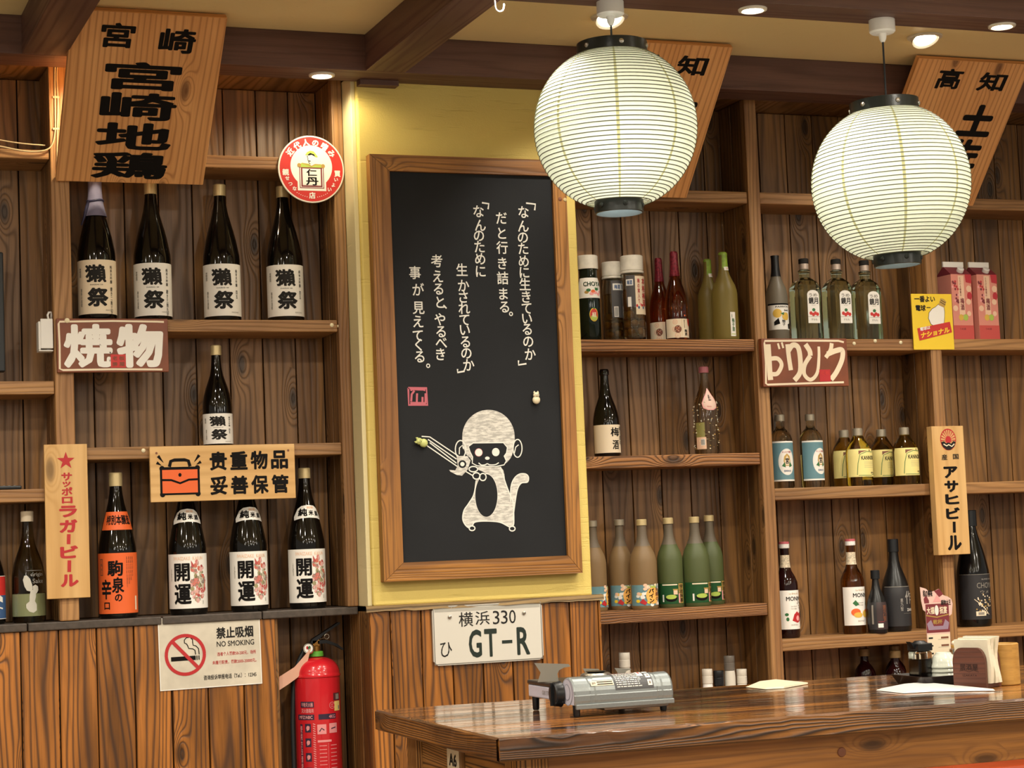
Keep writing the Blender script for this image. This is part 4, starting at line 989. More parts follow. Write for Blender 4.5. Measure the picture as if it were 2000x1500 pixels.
# far left: bottle with a white rabbit silhouette, and one cut by the picture edge
RB = plain('matt_white_film', 'c9c5b8', .5); PALEG = plain('pale_green_film', '8f9468', .45, trans=.3)
a = Art(.125, .125)
a.rect(.0, .52, 1, 1, PALEG, 1)
for pts in ([(.34, .22), (.37, .13), (.42, .12), (.49, .20), (.53, .33), (.54, .42), (.49, .47), (.42, .45), (.37, .36)], [(.54, .36), (.60, .33), (.66, .37), (.665, .45), (.62, .52), (.55, .50)], [(.50, .42), (.60, .46), (.61, .58), (.58, .68), (.62, .75), (.62, .88), (.55, .93), (.46, .90), (.40, .82), (.40, .74), (.47, .68), (.47, .58)]): a.poly(pts, RB, 3)
a.text('origin', .50, .07, .80, .17, GREYINK, .01); a.text('Sake', .54, .20, .80, .30, GREYINK, .01); a.rect(.40, .02, .80, .028, GREYINK, 2)
bottle('sake_bottle', 'clear dark bottle with a white rabbit on its label left of the red star board', 'bottle', spot(57, 1207, YL+.075, LZ), prof_720(.30, .0445), glass('dim_clear_glass', '8d8468', .03), .30, (CREAM, .905, .0165), [('label', a, .142, None)])
a = Art(.125, .115); a.rect(0, 0, 1, .45, RED, 1); a.rect(0, .45, 1, 1, DBLUE, 1); a.poly([(.45, .5), (.55, .42), (.62, .5), (.7, .44), (.8, .5), (.8, .62), (.7, .58), (.62, .66), (.5, .6)], WHITE, 3); a.stroke([(.45, .75), (.6, .7), (.8, .76)], .03, WHITE, 3); a.frame(0, 0, 1, 1, .012, WHITE, 4)
bottle('sake_bottle', 'dark bottle with a red and blue wave label cut by the left picture edge', 'bottle', spot(-22, 1210, YL+.075, LZ), prof_720(.295, .0445), DARKGLASS, .295, (CAPGOLD, .90, .0165), [('label', a, .128, WHITE)])

# ------------------------------------------------------------------ right shelving, shelf by shelf
YS1 = YL+.07
# tall green plum wine bottle with white lid
M_LID = plain('marbled_white_lid', 'dcd6c8', .35, var=.12, bscale=35)
pc = [(0, 0), (.031, 0), (.0335, .005), (.0335, .165), (.032, .178), (.029, .188), (.0275, .2), (.0275, .222)]
a = Art(.10, .062); a.text('CHOYA', .20, .20, .80, .42, GREENP, .02); a.text('CHOYA', .21, .21, .81, .43, INKSOFT, .0, 3); a.disc(.62, .58, .06, .07, GREENP, 2); a.text('うめ', .55, .48, .70, .62, GREENP, .02, 3)
for x, y, c in ((.3, .72, GOLD), (.36, .62, GREENP), (.45, .8, PINK), (.58, .75, PINK), (.7, .82, PINK), (.78, .7, PINK), (.5, .68, ORANGE)): a.disc(x, y, .07, .08, c, 1, 12)
b_ = Art(.03, .045); b_.disc(.5, .52, .46, .46, YELLOW, 1, 28); b_.disc(.5, .53, .41, .41, RED, 2, 28); b_.disc(.5, .72, .34, .20, LGREEN, 3, 20); b_.text('梅酒', .3, .35, .72, .7, CREAM, .03, 4); b_.poly([(.4, .1), (.5, .0), (.65, .06), (.55, .14)], GREENP, 4)
bottle('plum_wine_bottle', 'dark green bottle with a wide white lid right beside the yellow pier', 'bottle', spot(1153.5, 658, YS1, A1), pc, plain('deep_green_glass', '0b1710', .06), .262, (M_LID, .84, .031), [('label', a, .192, WHITE), ('plum_sticker', b_, .102, None)], rz=.0)
# two jars of plums: glass jar > lid, label, plums
GJ = plain('slate_label_back', '4d4a4a', .5)
def plum_jar(label, px, py, Y, rad, H, seed, dark):
    r_ = random.Random(seed)
    pj = [(0, 0), (rad*.95, 0), (rad, .005), (rad, H*.66), (rad*.97, H*.72), (rad*.9, H*.77), (rad*.88, H*.80)]
    o = thing('plum_jar', label, 'jar', spot(px, py, Y, A1), (0, 0, .15), 'clear jars of plums in liquor')
    m = MB(); m.lathe(pj+[(rad*.86, H*.80), (rad*.86, H*.77), (rad*.93, H*.71), (rad*.955, H*.65), (rad*.955, .008), (0, .006)], CLEAR, 40); m.build('glass_jar', o)
    m = MB(); m.lathe([(0, .0075), (rad*.94, .0085), (rad*.945, H*.60), (0, H*.60)], glass('amber_liquor' + str(seed), 'f0d6a0', .0), 32); m.build('liquor', o)
    m = MB(); q = rad*.90; m.lathe([(q, H*.79), (q*1.12, H*.795), (q*1.12, H*.815), (q*1.05, H*.82)], M_LID, 36); m.lathe([(q*1.03, H*.82), (q*1.09, H*.83), (q*1.1, H*.99), (q*1.04, H), (0, H)], M_LID, 36); m.build('lid', o)
    pm = plain('pickled_plum' + str(seed), 'c08c48', .35, var=.25, bscale=30); k = 0
    for lay in range(3 if dark else 3):
        for t in range(5):
            an = 2*PI*(t+.5*lay)/5+r_.random()*.3; rr = rad*.56
            m = MB(); m.ball((rr*math.sin(an), -rr*math.cos(an), .025+lay*.027+r_.random()*.004), rad*.335, pm, 14, (1, 1, .95)); m.build('plum', o)
    a = Art(rad*2*R(75), H*.46); r2 = rad+.0006
    if dark: a.rect(.22, 0, .62, 1, GJ, 0); a.rect(.28, .08, .60, .26, WHITE, 1); a.text('梅酒', .33, .11, .55, .23, DBLUE, .03); a.rect(.3, .7, .46, .98, WHITE, 1); [a.rect(.32+.016*k, .72, .328+.016*k, .96, INK, 2) for k in range(8)]
    else:
        a.rect(.06, 0, .36, .8, GJ, 0); a.rect(.06, .1, .3, .26, WHITE, 1); a.text('梅酒', .09, .12, .27, .24, DBLUE, .03); a.rect(.10, .55, .22, .8, WHITE, 1); a.rect(.36, .02, .9, 1, CREAM, 0); a.vtext('梅の実入り', .43, .08, .52, .72, REDINK, .02); a.vtext('本格梅酒', .60, .06, .78, .8, REDINK, .02)
        for k in range(9): a.disc(.4+.06*k, .78+.05*math.sin(k*2), .035, .04, (RED, DBLUE, PINK)[k % 3], 1, 10)
    fn = lambda x, y, l: ((r2+EPS*l)*math.sin((x-a.W/2)/rad), -(r2+EPS*l)*math.cos((x-a.W/2)/rad), H*.76-y)
    m = MB(); a.emit(m, fn, rad*.14); m.build('label', o)
plum_jar('glass jar of plums with white lid, standing slightly behind its bigger neighbour', 1201, 658, YS1+.045, .033, .25, 1, True)
plum_jar('bigger glass jar of plums with white lid and cream label, nearer the front', 1240, 658, YS1-.01, .0355, .262, 2, False)
# two red plum wine bottles
FOIL = plain('maroon_patterned_foil', '7b2030', .3, metal=.3, var=.5, bscale=160)
def redplum(W, H):
    a = Art(W, H)
    for x, y, r_ in ((.30, .17, .07), (.36, .88, .08), (.72, .75, .08), (.28, .55, .07)): a.disc(x, y, r_, r_*W/H, PEACH, 1, 16); a.disc(x, y, r_*.6, r_*.6*W/H, CREAM, 2, 16); a.disc(x, y, r_*.35, r_*.35*W/H, PEACH, 3, 12)
    a.disc(.37, .55, .095, .20, BROWNP, 4, 22)
    r_ = random.Random(3)
    for k in range(26): a.disc(.37+.08*(r_.random()-.5)*2*.8, .55+.16*(r_.random()-.5)*2*.8, .010, .02, (CREAM, ORANGE, MAROON)[k % 3], 5, 6)
    a.rect(.48, .0, .485, .9, GOLD, 2); a.vtext('蜂蜜仕込みの', .54, .06, .575, .50, INKSOFT, .01); a.vtext('梅酒', .555, .56, .65, .90, INKSOFT, .02)
    a.poly([(.68, .0), (.8, .0), (.8, .4), (.72, .36), (.69, .2)], RED, 2); return a
def redbottle(label, px, py, Y, H, r, rz):
    pw = prof_720(H, r); W = r*2*R(92)
    bottle('plum_wine_bottle', label, 'bottle', spot(px, py, Y, A1), pw, REDGLASS, H, None, [('label', redplum(W, .058), .064, CREAM)], rz, group='red plum wine bottles', extra=[('foil', (lambda mm: (mm.lathe([(pw[-1][0]+.001, H*.978), (pw[-1][0]*.9, H), (0, H)], FOIL, 24), mm)[1])(neckwrap(pw, .72*H, H*.979, FOIL, .0014, 28)))])
redbottle('red plum wine bottle with maroon foil, the left and rear one of the pair', 1292, 656, YS1+.06, .268, .034, -.2)
redbottle('red plum wine bottle with maroon foil, the right and front one of the pair', 1323, 657, YS1-.025, .276, .0355, .05)
# two green yuzu bottles
LEAF = plain('bright_green_foil_strip', '8fae3e', .4, var=.3, bscale=50)
def yuzu(label, px, py, Y, H, r, rz):
    pw = prof_wine(H, r); a = Art(.018, .075); a.vtext('I柚子酒', .25, .06, .78, .80, LGREEN if False else GREENP, .02); a.rect(.1, .9, .9, .93, LGREEN, 2)
    nk = Art(.034, .052); nk.rect(.18, .0, .86, .86, LEAF, 1); nk.poly([(.30, .78), (.9, .76), (.96, .98), (.34, 1.)], WHITE, 2); nk.disc(.62, .88, .09, .06, PEACH, 3, 12)
    m = MB(); m.lathe([(pw[-1][0]+.0006, H*.965), (pw[-1][0]+.001, H*.985), (pw[-1][0]*.8, H), (0, H)], LEAF, 24)
    bottle('yuzu_liqueur_bottle', label, 'bottle', spot(px, py, Y, A1), pw, FROSTYEL, H, None, [('label', a, .085, WHITE), ('neck_strip', nk, H*.975, None)], rz, group='frosted yuzu bottles', extra=[('cap', m)])
yuzu('frosted olive bottle with green neck strip, the rear left one beside the red bottles', 1388, 660, YS1+.066, .268, .0355, .25)
yuzu('frosted olive bottle with green neck strip, the front one of the pair', 1419, 660, YS1-.022, .277, .040, .12)
# umeshu + flower bottle
W = .0415*2*R(92); a = Art(W, .085); a.text('梅', .46, .10, .70, .42, INK, .02, shear=.05); a.text('酒', .50, .55, .68, .88, INK, .02); a.vtext('梅乃宿の', .72, .06, .79, .72, INKSOFT, .02)
bottle('plum_wine_bottle', 'dark bottle with a cream label and black brush characters, alone at left of its shelf', 'bottle', spot(1186.5, 884, YS1, A2), prof_720(.267, .0405), DARKGLASS, .267, None, [('label', a, .096, CREAM)], extra=[('lip', (lambda mm: (mm.lathe([(.0128, .248), (.0148, .250), (.0148, .262), (.012, .267), (.009, .267), (.009, .262)], DARKGLASS, 24), mm)[1])(MB()))])
pf = prof_wine(.272, .0375); r_ = random.Random(8)
m = MB(); fw = wrap_fn(pf, 0, 1); fl = plain('pale_petals', 'e4d9bd', .5)
def prad(pp, z):
    for (r0, z0), (r1, z1) in zip(pp, pp[1:]):
        if z0 <= z <= z1 and z1 > z0: return r0+(r1-r0)*(z-z0)/(z1-z0)
    return 0
for k in range(90):
    z = .012+.15*r_.random(); an = r_.random()*2*PI; q = prad(pf, z)*(.95 if True else 1)+.0012
    s_ = .0012+.002*r_.random(); m.ball((q*1.05*math.sin(an), -q*1.05*math.cos(an), z), s_, fl if k % 3 else GOLD, 6, (1, 1, .8))
a = Art(.05, .07); a.poly([(.5, 0), (.62, .1), (.85, .4), (.98, .68), (.9, .9), (.65, 1), (.35, 1), (.1, .9), (.02, .68), (.15, .4), (.38, .1)], PINK, 0); a.poly([(.5, .06), (.6, .14), (.8, .42), (.92, .68), (.84, .87), (.62, .96), (.38, .96), (.16, .87), (.08, .68), (.2, .42), (.4, .14)], plain('pale_pink_label', 'e3c3b4', .5), 1); a.text('豊上', .42, .3, .58, .58, INKSOFT, .02, 3); a.text('fukuko', .3, .80, .55, .86, REDINK, .0, 3)
b_ = Art(.034, .082); b_.rect(0, .0, .9, .55, plain('olive_back_label', '8f8a4e', .5), 0); b_.rect(0, .55, 1, 1, PEACH, 0); b_.rect(.5, .62, .9, .86, WHITE, 1); [b_.rect(.52+.05*k, .64, .545+.05*k, .84, INK, 2) for k in range(7)]
o = bottle('flower_liqueur_bottle', 'clear bottle full of pale petals with a pink drop-shaped tag and pink cap', 'bottle', spot(1381.5, 882, YS1-.005, A2), pf, CLEARGLASS, .272, (plain('rose_cap', 'b46a74', .4), .93, .0145), [('drop_label', a, .205, None)], extra=[('petals', m)])
o.children[-1]['kind'] = 'stuff'
fn = wrap_fn(pf, .098, b_.W); fn.H = b_.H; m = MB(); b_.emit(m, fn, .005); q = m.build('back_label', o); q.rotation_euler.z = -.95
# pineapple and matcha liqueurs (frosted)
def pine(W, H):
    a = Art(W, H); r_ = random.Random(6); a.rect(0, 0, 1, 1, BLUE, 0)
    for k in range(34): a.disc(.2+.6*r_.random(), r_.random(), .05, .08, r_.choice((YELLOW, CREAM, WHITE, PEACH, WHITE)), 1+k % 3, 9)
    a.disc(.58, .52, .18, .40, plain('pine_orange', 'eeb25a', .5) if 'pine_orange' not in bpy.data.materials else bpy.data.materials['pine_orange'], 5, 26)
    for k in range(5): a.poly([(.55+.02*k, .16), (.45+.06*k, -.0), (.60+.015*k, .14)], LGREEN, 6)
    a.poly([(.25, .85), (.33, .66), (.42, .85), (.38, .97)], REDINK, 6); a.vtext('パイン', .46, .18, .60, .88, INK, .04, 7); a.vtext('沖縄の', .64, .14, .75, .78, BROWNP, .03, 7); return a
def matcha(W, H):
    a = Art(W, H); a.rect(0, 0, 1, 1, GREENP, 0)
    a.rect(.22, .04, .6, .10, CREAM, 1); a.disc(.44, .72, .15, .18, INK, 1, 24); a.disc(.44, .66, .13, .11, LGREEN, 2, 24); a.rect(.5, .35, .6, .55, PEACH, 1); a.poly([(.5, .35), (.48, .28), (.62, .28), (.6, .35)], GOLD, 1)
    a.rect(.63, .02, .80, .98, GOLD, 1); a.vtext('宇治抹茶', .65, .06, .78, .94, INK, .02); a.rect(.625, .5, .665, .95, PINK, 3); a.rect(.22, .55, .26, .9, WHITE, 2); return a
def frosty(name, label, px, py, Y, H, r, kind, rz, grp):
    pw = prof_wine(H, r); W = r*2*R(92); top = pw[:]
    body = MB(); zz = .60*H if kind == 'm' else .56*H
    art = matcha(W, .062) if kind == 'm' else pine(W, .062)
    o = bottle(name, label, 'bottle', spot(px, py, Y, A3), pw, FROSTGR if kind == 'm' else FROSTBR, H, (CAPMETAL if kind == 'p' and px < 1230 else CAPGOLD, .93, .0152), [('label', art, .073, WHITE)], rz, group=grp)
    fm = neckwrap(pw, .70*H, .93*H, FROSTTOP, .0004, 36); fm.build('empty_neck', o); return o
GP, GM = 'frosted amber pineapple liqueur bottles', 'frosted green matcha liqueur bottles'
frosty('fruit_liqueur_bottle', 'frosted amber liqueur bottle mostly hidden behind the edge of the yellow pier', 1163, 1189, YS1+.03, .272, .0385, 'p', .9, GP)
frosty('fruit_liqueur_bottle', 'frosted amber bottle with a pineapple label, the rear one with dull cap', 1216, 1188, YS1+.045, .273, .036, 'p', .0, GP)
frosty('fruit_liqueur_bottle', 'frosted amber bottle with a peeling pineapple label, front one beside the green bottles', 1260, 1187, YS1-.028, .270, .0405, 'p', .0, GP)
frosty('matcha_liqueur_bottle', 'frosted green bottle with a dark green tea bowl label, leftmost of three', 1312, 1183, YS1-.005, .272, .039, 'm', -.25, GM)
frosty('matcha_liqueur_bottle', 'frosted green bottle with tea bowl label, the front middle one of three', 1363, 1181, YS1-.02, .272, .0415, 'm', .1, GM)
frosty('matcha_liqueur_bottle', 'frosted green bottle half hidden behind the middle one, rightmost of three', 1392, 1178, YS1+.06, .276, .0385, 'm', .0, GM)
# cell B, top: citrus bottle and three clear green spirit bottles
a = Art(.032*2*R(92), .083); a.rect(0, 0, 1, .06, INK, 1); a.text('PASSION', .28, .10, .74, .16, INKSOFT, .02); a.text('BAR', .55, .24, .72, .30, INKSOFT, .02); YO = plain('citrus_yellow', 'd9b04a', .5)
a.disc(.33, .38, .14, .17, YO, 2, 20); a.disc(.60, .50, .13, .15, YO, 3, 20); a.poly([(.42, .38), (.55, .34), (.52, .46)], GREENP, 4); a.poly([(.22, .70), (.36, .56), (.40, .78), (.22, .84)], INK, 2); a.poly([(.68, .80), (.8, .75), (.8, .97), (.70, .97)], INK, 2); a.vtext('柚子', .46, .62, .58, .86, INKSOFT, .02)
ps = prof_wine(.272, .034)
bottle('citrus_liqueur_bottle', 'grey frosted bottle with black neck and citrus label behind the katakana sign', 'bottle', spot(1521, 660, YS1, A1), ps, FROSTGREY, .272, None, [('label', a, .117, WHITE)], extra=[('neck_foil', (lambda mm: (mm.lathe([(.0135, .266), (.0135, .272), (0, .272)], BLACKPL, 24), mm)[1])(neckwrap(ps, .205, .267, BLACKPL, .0015)))])
def kyogetsu(label, px, py, Y, rz):
    H, r = .262, .0415; o = thing('spirit_bottle', label, 'bottle', spot(px, py, Y, A1), (0, 0, rz), 'clear pale green spirit bottles')
    oc = []                                           # eight-sided glass body
    c = .62
    ring = lambda s_: [(s_*r*x, s_*r*y) for x, y in ((c, -1), (1, -c), (1, c), (c, 1), (-c, 1), (-1, c), (-1, -c), (-c, -1))]
    lv = [(0, .92), (.004, 1), (.150, 1), (.168, 1.0), (.186, .80), (.196, .52), (.2, .40)]
    m = MB(); R0 = [[Vector((x, y, z)) for x, y in ring(s_)] for z, s_ in lv]
    m.face(R0[0][::-1], [(0, 0)]*8, GREENGLASS); m.face(R0[-1], [(0, 0)]*8, GREENGLASS)
    for A_, B_ in zip(R0, R0[1:]):
        for i in range(8): j = (i+1) % 8; m.face([A_[i], A_[j], B_[j], B_[i]], [(0, 0)]*4, GREENGLASS)
    m.lathe([(.0165, .2), (.0165, .214), (.0195, .216), (.0195, .224), (.014, .227), (.0135, .25)], GREENGLASS, 28); m.build('bottle_body', o, bevel=.002)
    m = MB(); m.lathe([(.0135, .227), (.015, .228), (.015, .245), (.0135, .246)], plain('silver_neck_label', 'b9a79a', .35, metal=.3) if 'silver_neck_label' not in bpy.data.materials else bpy.data.materials['silver_neck_label'], 24); m.build('neck_label', o)
    m = MB(); m.lathe([(.0145, .246), (.016, .2465), (.016, .260), (.014, .262), (0, .262)], INKSOFT, 24); m.build('cap', o)
    a = Art(.042, .105)
    a.poly([(0, 1), (0, .12), (.1, .05), (.3, .01), (.5, 0), (.7, .01), (.9, .05), (1, .12), (1, 1)], WHITE, 0); a.text('うめ', .15, .10, .85, .20, GREYINK, .02); a.text('鏡月', .10, .22, .90, .42, INKSOFT, .02); a.text('PLUM', .35, .45, .65, .47, GREYINK, .0)
    a.disc(.5, .60, .14, .05, GREENP, 1, 12)
    for x, y in ((.25, .70), (.45, .74), (.62, .70), (.8, .73)): a.disc(x, y, .13, .055, RED, 2, 16)
    a.rect(.0, .8, 1, .81, GREYINK, 1); a.text('すもも', .25, .86, .75, .92, GREYINK, .01)
    m = MB(); a.emit(m, lambda x, y, l: (x-.021+.004, -r-.0006-EPS*l, .157-y)); m.build('label', o)
kyogetsu('pale green clear spirit bottle with cherry label, leftmost of three by the katakana sign', 1577, 661, YS1-.012, .0)
kyogetsu('pale green clear spirit bottle with cherry label, middle of three under the right lantern', 1640, 661, YS1-.012, .0)
kyogetsu('pale green clear spirit bottle with cherry label, rightmost of three under the right lantern', 1695, 660, YS1+.005, .0)
# cell B middle: blue label bottles and yellow jugs
def kinmiya(label, px, py, rz):
    H, r = .232, .0365; pw = prof_round(H, r); W = r*2*R(92); a = Art(W, .125); TEAL = BLUE
    a.rect(0, 0, 1, 1, TEAL, 0); a.rect(0, 0, 1, .04, WHITE, 1); a.rect(0, .96, 1, 1, WHITE, 1); a.disc(.53, .52, .235, .33, WHITE, 1, 32)
    a.poly([(.43, .50), (.45, .38), (.53, .31), (.61, .38), (.63, .50), (.60, .62), (.46, .62)], YELLOW if False else GOLD, 2); a.poly([(.46, .49), (.53, .36), (.60, .49), (.58, .60), (.48, .60)], CREAM, 3); a.text('宮', .48, .42, .58, .57, INKSOFT, .03, 4)
    a.poly([(.38, .62), (.46, .52), (.48, .66)], GREENP, 3); a.poly([(.68, .62), (.60, .50), (.58, .66)], GREENP, 3); a.text('キンミヤ焼酎', .40, .25, .66, .30, REDINK, .01, 3); a.text('宮崎本店', .43, .72, .63, .77, DBLUE, .01, 3)
    bottle('shochu_bottle', label, 'bottle', spot(px, py, YS1, B2), pw, CLEARGLASS, H, (CAPMETAL, .91, .0145), [('label', a, .147, TEAL)], rz, group='blue label shochu bottles')
kinmiya('clear bottle with a light blue oval label, left one nearest the post', 1529, 945, -.12)
kinmiya('clear bottle with a light blue oval label, right one beside the yellow jugs', 1588, 944, .22)
JL = plain('pale_yellow_label', 'e6d88c', .55)
def kannoko(label, px, py, Y, rz):
    H, r = .183, .042; pw = prof_jug(H, r); W = r*2*R(92); a = Art(W, .088)
    a.stroke([(.25, .93), (.28, .5), (.33, .2), (.5, .1), (.7, .12)], .014, GREENP, 2); a.stroke([(.28, .95), (.6, .96), (.78, .9)], .012, GREENP, 2); a.disc(.6, .06, .02, .03, BROWNP, 2, 10); a.poly([(.3, .06), (.52, .06), (.36, .13), (.3, .2)], BROWNP, 1)
    a.text('KANNOKO', .36, .25, .80, .40, INKSOFT, .02); a.text('神の河', .60, .83, .78, .90, INKSOFT, .01)
    for k in range(4): a.rect(.42, .48+.06*k, .74, .488+.06*k, GREYINK, 1)
    bottle('shochu_jug', label, 'bottle', spot(px, py, Y, B2), pw, YELLOWGLASS, H, (CAPMETAL, .86, .0150), [('label', a, .116, JL)], rz, group='short yellow shochu jugs')
kannoko('short yellow jug, leftmost and half hidden behind the front left one', 1653, 944, YS1+.0625, .0)
kannoko('short yellow jug, front left one of four with a full label', 1680, 944, YS1-.0245, .1)
kannoko('short yellow jug, rear one between the two front jugs', 1726, 942, YS1+.0625, .1)
kannoko('short yellow jug, front right one nearest the sunburst board', 1771, 941, YS1-.0245, .1)
# cell B bottom: syrups and black bottles
NL = plain('speckled_neck_label', 'd8c9ae', .5, var=.4, bscale=220)
REDCAP = plain('pinkish_cap_top', 'b85a62', .4)
def syrup(label, px, py, gl, fruit, rz):
    H, r = .298, .037; pw = prof_syrup(H, r); W = r*2*R(92); a = Art(W, .120)
    a.text('Le Sirop de', .38, .06, .66, .12, GOLD, .0); a.text('MONIN', .30, .16, .76, .27, INKSOFT, .02); a.text('SAVEUR', .42, .40, .60, .43, GREYINK, .0); a.text('NATUREL', .42, .46, .60, .49, GREYINK, .0); a.text('SIROP FRUIT', .40, .87, .62, .91, GREYINK, .0); a.text('70 cl', .68, .93, .76, .96, GREYINK, .0)
    if fruit == 'pom':
        a.poly([(.44, .78), (.50, .62), (.60, .54), (.66, .60), (.72, .56), (.76, .66), (.72, .80), (.6, .84)], REDINK, 2); a.disc(.62, .72, .06, .07, PINK, 3, 12); a.disc(.30, .62, .05, .04, GREENP, 2); a.disc(.32, .74, .04, .05, GREENP, 2)
        for x, y in ((.62, .34), (.68, .40), (.72, .33), (.66, .30), (.70, .46)): a.poly([(x-.02, y), (x+.03, y-.03), (x+.03, y+.03)], GREYINK, 2)
    else:
        a.disc(.36, .66, .13, .10, ORANGE, 2, 18); a.disc(.42, .73, .12, .07, YO, 3, 18); a.disc(.66, .70, .11, .10, YO, 3, 18); a.disc(.70, .62, .05, .04, ORANGE, 4); a.poly([(.28, .42), (.36, .34), (.46, .46), (.36, .50)], GREENP, 2); a.poly([(.70, .40), (.78, .36), (.78, .5), (.7, .48)], GREENP, 2)
    m = MB(); m.lathe([(.0155, H*.93), (.0165, H*.935), (.0165, H*.975), (.0160, H*.976)], WHITEPL, 24); m.lathe([(.0165, H*.976), (.0165, H*.996), (.0155, H), (0, H)], REDCAP, 24)
    bottle('syrup_bottle', label, 'bottle', spot(px, py, YS1, B3), pw, gl, H, None, [('label', a, .147, WHITE)], rz, group='fruit syrup bottles', extra=[('screw_cap', m), ('neck_label', neckwrap(pw, .73*H, .86*H, NL, .0009))])
syrup('dark red syrup bottle with pomegranate label, beside the post above the table', 1540, 1243, plain('dark_red_syrup_glass', '1d0708', .05), 'pom', .1)
syrup('amber syrup bottle with orange fruit label, left of the black bottles', 1669.5, 1234, AMBERGLASS, 'man', .12)
W = .045*2*R(92); DGREY = plain('dark_grey_label', '2b2a2c', .45); SIL = plain('silver_print', 'b5b0a8', .4, metal=.4)
a = Art(W, .125); a.rect(0, 0, 1, .012, GREYINK, 1); a.text('作', .50, .12, .74, .45, SIL, .01); a.vtext('恵乃智', .38, .30, .45, .62, SIL, .0); a.text('ZAKU', .54, .56, .76, .63, WHITE, .01); a.rect(.45, .68, .78, .685, GREYINK, 1)
pz = prof_720(.292, .0455)
bottle('sake_bottle', 'larger matt black bottle with silver brush lettering behind the small black one', 'bottle', spot(1753, 1230, YS1-.01, B3), pz, BLACKGLASS, .292, (BLACKPL, .86, .0165), [('label', a, .142, DGREY)], .12)
a = Art(.031*2*R(92), .085); a.rect(.3, .0, .72, 1, plain('dark_brown_label', '3a2c2c', .5), 1); a.vtext('恵乃智', .5, .1, .66, .7, BROWNP, .02); a.rect(.33, .78, .5, .93, WHITE, 3); a.rect(.34, .70, .56, .73, MAROON, 2); a.rect(.14, .1, .2, .8, GREYINK, 1)
bottle('sake_bottle', 'small black bottle with a dark label in front of the larger black one', 'bottle', spot(1715, 1234, YS1-.045, B3), prof_720(.197, .0315), BLACKGLASS, .197, (BLACKPL, .86, .0135), [('label', a, .097, DGREY)], .05)
# cell C: two drink cartons, one tall black bottle
CARTON = plain('salmon_carton', 'd98c7c', .4); CREDM = plain('carton_red', 'b8323c', .4)
def carton(label, px, py, Y):
    Wc, D, Hc = .080, .080, .215; o = thing('drink_carton', label, 'carton', spot(px, py, Y, A1), (0, 0, .05), 'salmon plum wine cartons')
    m = MB(); m.box(-Wc/2, Wc/2, -D/2, D/2, 0, Hc, CARTON, 'z')
    pts = [(-Wc/2, -D/2, Hc), (Wc/2, -D/2, Hc), (Wc/2, D/2, Hc), (-Wc/2, D/2, Hc)]; g = [(-Wc/2, -.003, Hc+.028), (Wc/2, -.003, Hc+.028), (Wc/2, .003, Hc+.028), (-Wc/2, .003, Hc+.028)]
    for f in ([pts[0], pts[1], g[1], g[0]], [pts[2], pts[3], g[3], g[2]], [pts[1], pts[2], g[2], g[1]], [pts[3], pts[0], g[0], g[3]]): m.face(f, [(0, 0)]*4, MAROON)
    m.build('carton_body', o, bevel=.001, seg=1)
    m = MB(); m.box(-Wc/2, Wc/2, -.003, .003, Hc+.0285, Hc+.046, WHITE, 'x'); m.build('top_seam', o)
    m = MB(); m.lathe([(.011, 0), (.0115, .001), (.0115, .012), (.010, .014), (0, .014)], WHITEPL, 20, Matrix.Translation((.006, -.026, Hc+.010)) @ Matrix.Rotation(R(38), 4, 'X')); m.build('spout_cap', o)
    a = Art(Wc, Hc); r_ = random.Random(2)
    a.rect(.34, .02, .62, .62, PEACH, 1); a.rect(.0, .0, .33, .45, CARTON, 1)
    for k in range(16): a.disc(.03+.28*r_.random(), .05+.4*r_.random(), .05, .02, r_.choice((MAROON, PINK, MAROON, CREDM)), 2, 8)
    a.poly([(.68, .0), (1, .0), (1, .14), (.72, .12)], CREDM, 2); a.disc(.85, .22, .13, .05, PEACH, 2, 18); a.disc(.87, .33, .12, .06, CREDM, 2, 18); a.disc(.8, .42, .12, .045, PEACH, 3, 18); a.disc(.15, .52, .12, .045, PEACH, 2, 18)
    a.vtext('とろける蜂蜜の', .39, .04, .48, .34, MAROON, .01); a.vtext('梅酒', .40, .36, .59, .55, MAROON, .03); a.disc(.62, .66, .12, .05, LGREEN, 4, 18); a.disc(.40, .66, .12, .048, YO, 3, 18); a.disc(.8, .6, .1, .04, PEACH, 3, 16)
    a.rect(.0, .78, 1, 1, plain('carton_bottom', 'c4504a', .4) if 'carton_bottom' not in bpy.data.materials else bpy.data.materials['carton_bottom'], 1); a.text('うめ酒', .3, .82, .6, .85, MAROON, .01)
    m = MB(); a.emit(m, lambda x, y, l: (x-Wc/2, -D/2-EPS*l, Hc-y)); m.build('printed_panel', o)
carton('tall salmon plum wine carton, the left one behind the yellow bulb sign', 1869, 661, YS1)
carton('tall salmon plum wine carton, the right one nearest the picture edge', 1919, 660, YS1)
W = .052*2*R(92); a = Art(W, .145); a.rect(0, 0, 1, .008, GREYINK, 1); a.text('SUPER DRY', .46, .10, .74, .13, SIL, .0); a.text('CHOYA', .36, .19, .76, .31, GREYINK, .0); a.text('ウメ', .42, .36, .62, .43, GREYINK, .01); r_ = random.Random(4)
for k in range(46):
    t = r_.random()*6.28; q = r_.random()**.6; a.disc(.50+.20*q*math.cos(t), .66+.22*q*math.sin(t), .014, .019, CREAM if k % 3 else GOLD, 2, 6)
a.stroke([(.3, .55), (.45, .7), (.6, .9)], .012, CREAM, 2); a.rect(.32, .82, .52, .92, CREAM, 3); a.rect(.36, .84, .48, .90, GREYINK, 4)
pb = prof_sake(.375, .0520)
bottle('plum_wine_bottle', 'tall black bottle with pale blossom print, behind the sunburst board at right', 'bottle', spot(1906, 1220, YS1, B3), pb, plain('gloss_black_glass', '0a0a0b', .12), .375, (BLACKPL, .86, .021), [('label', a, .168, DGREY)], .05)
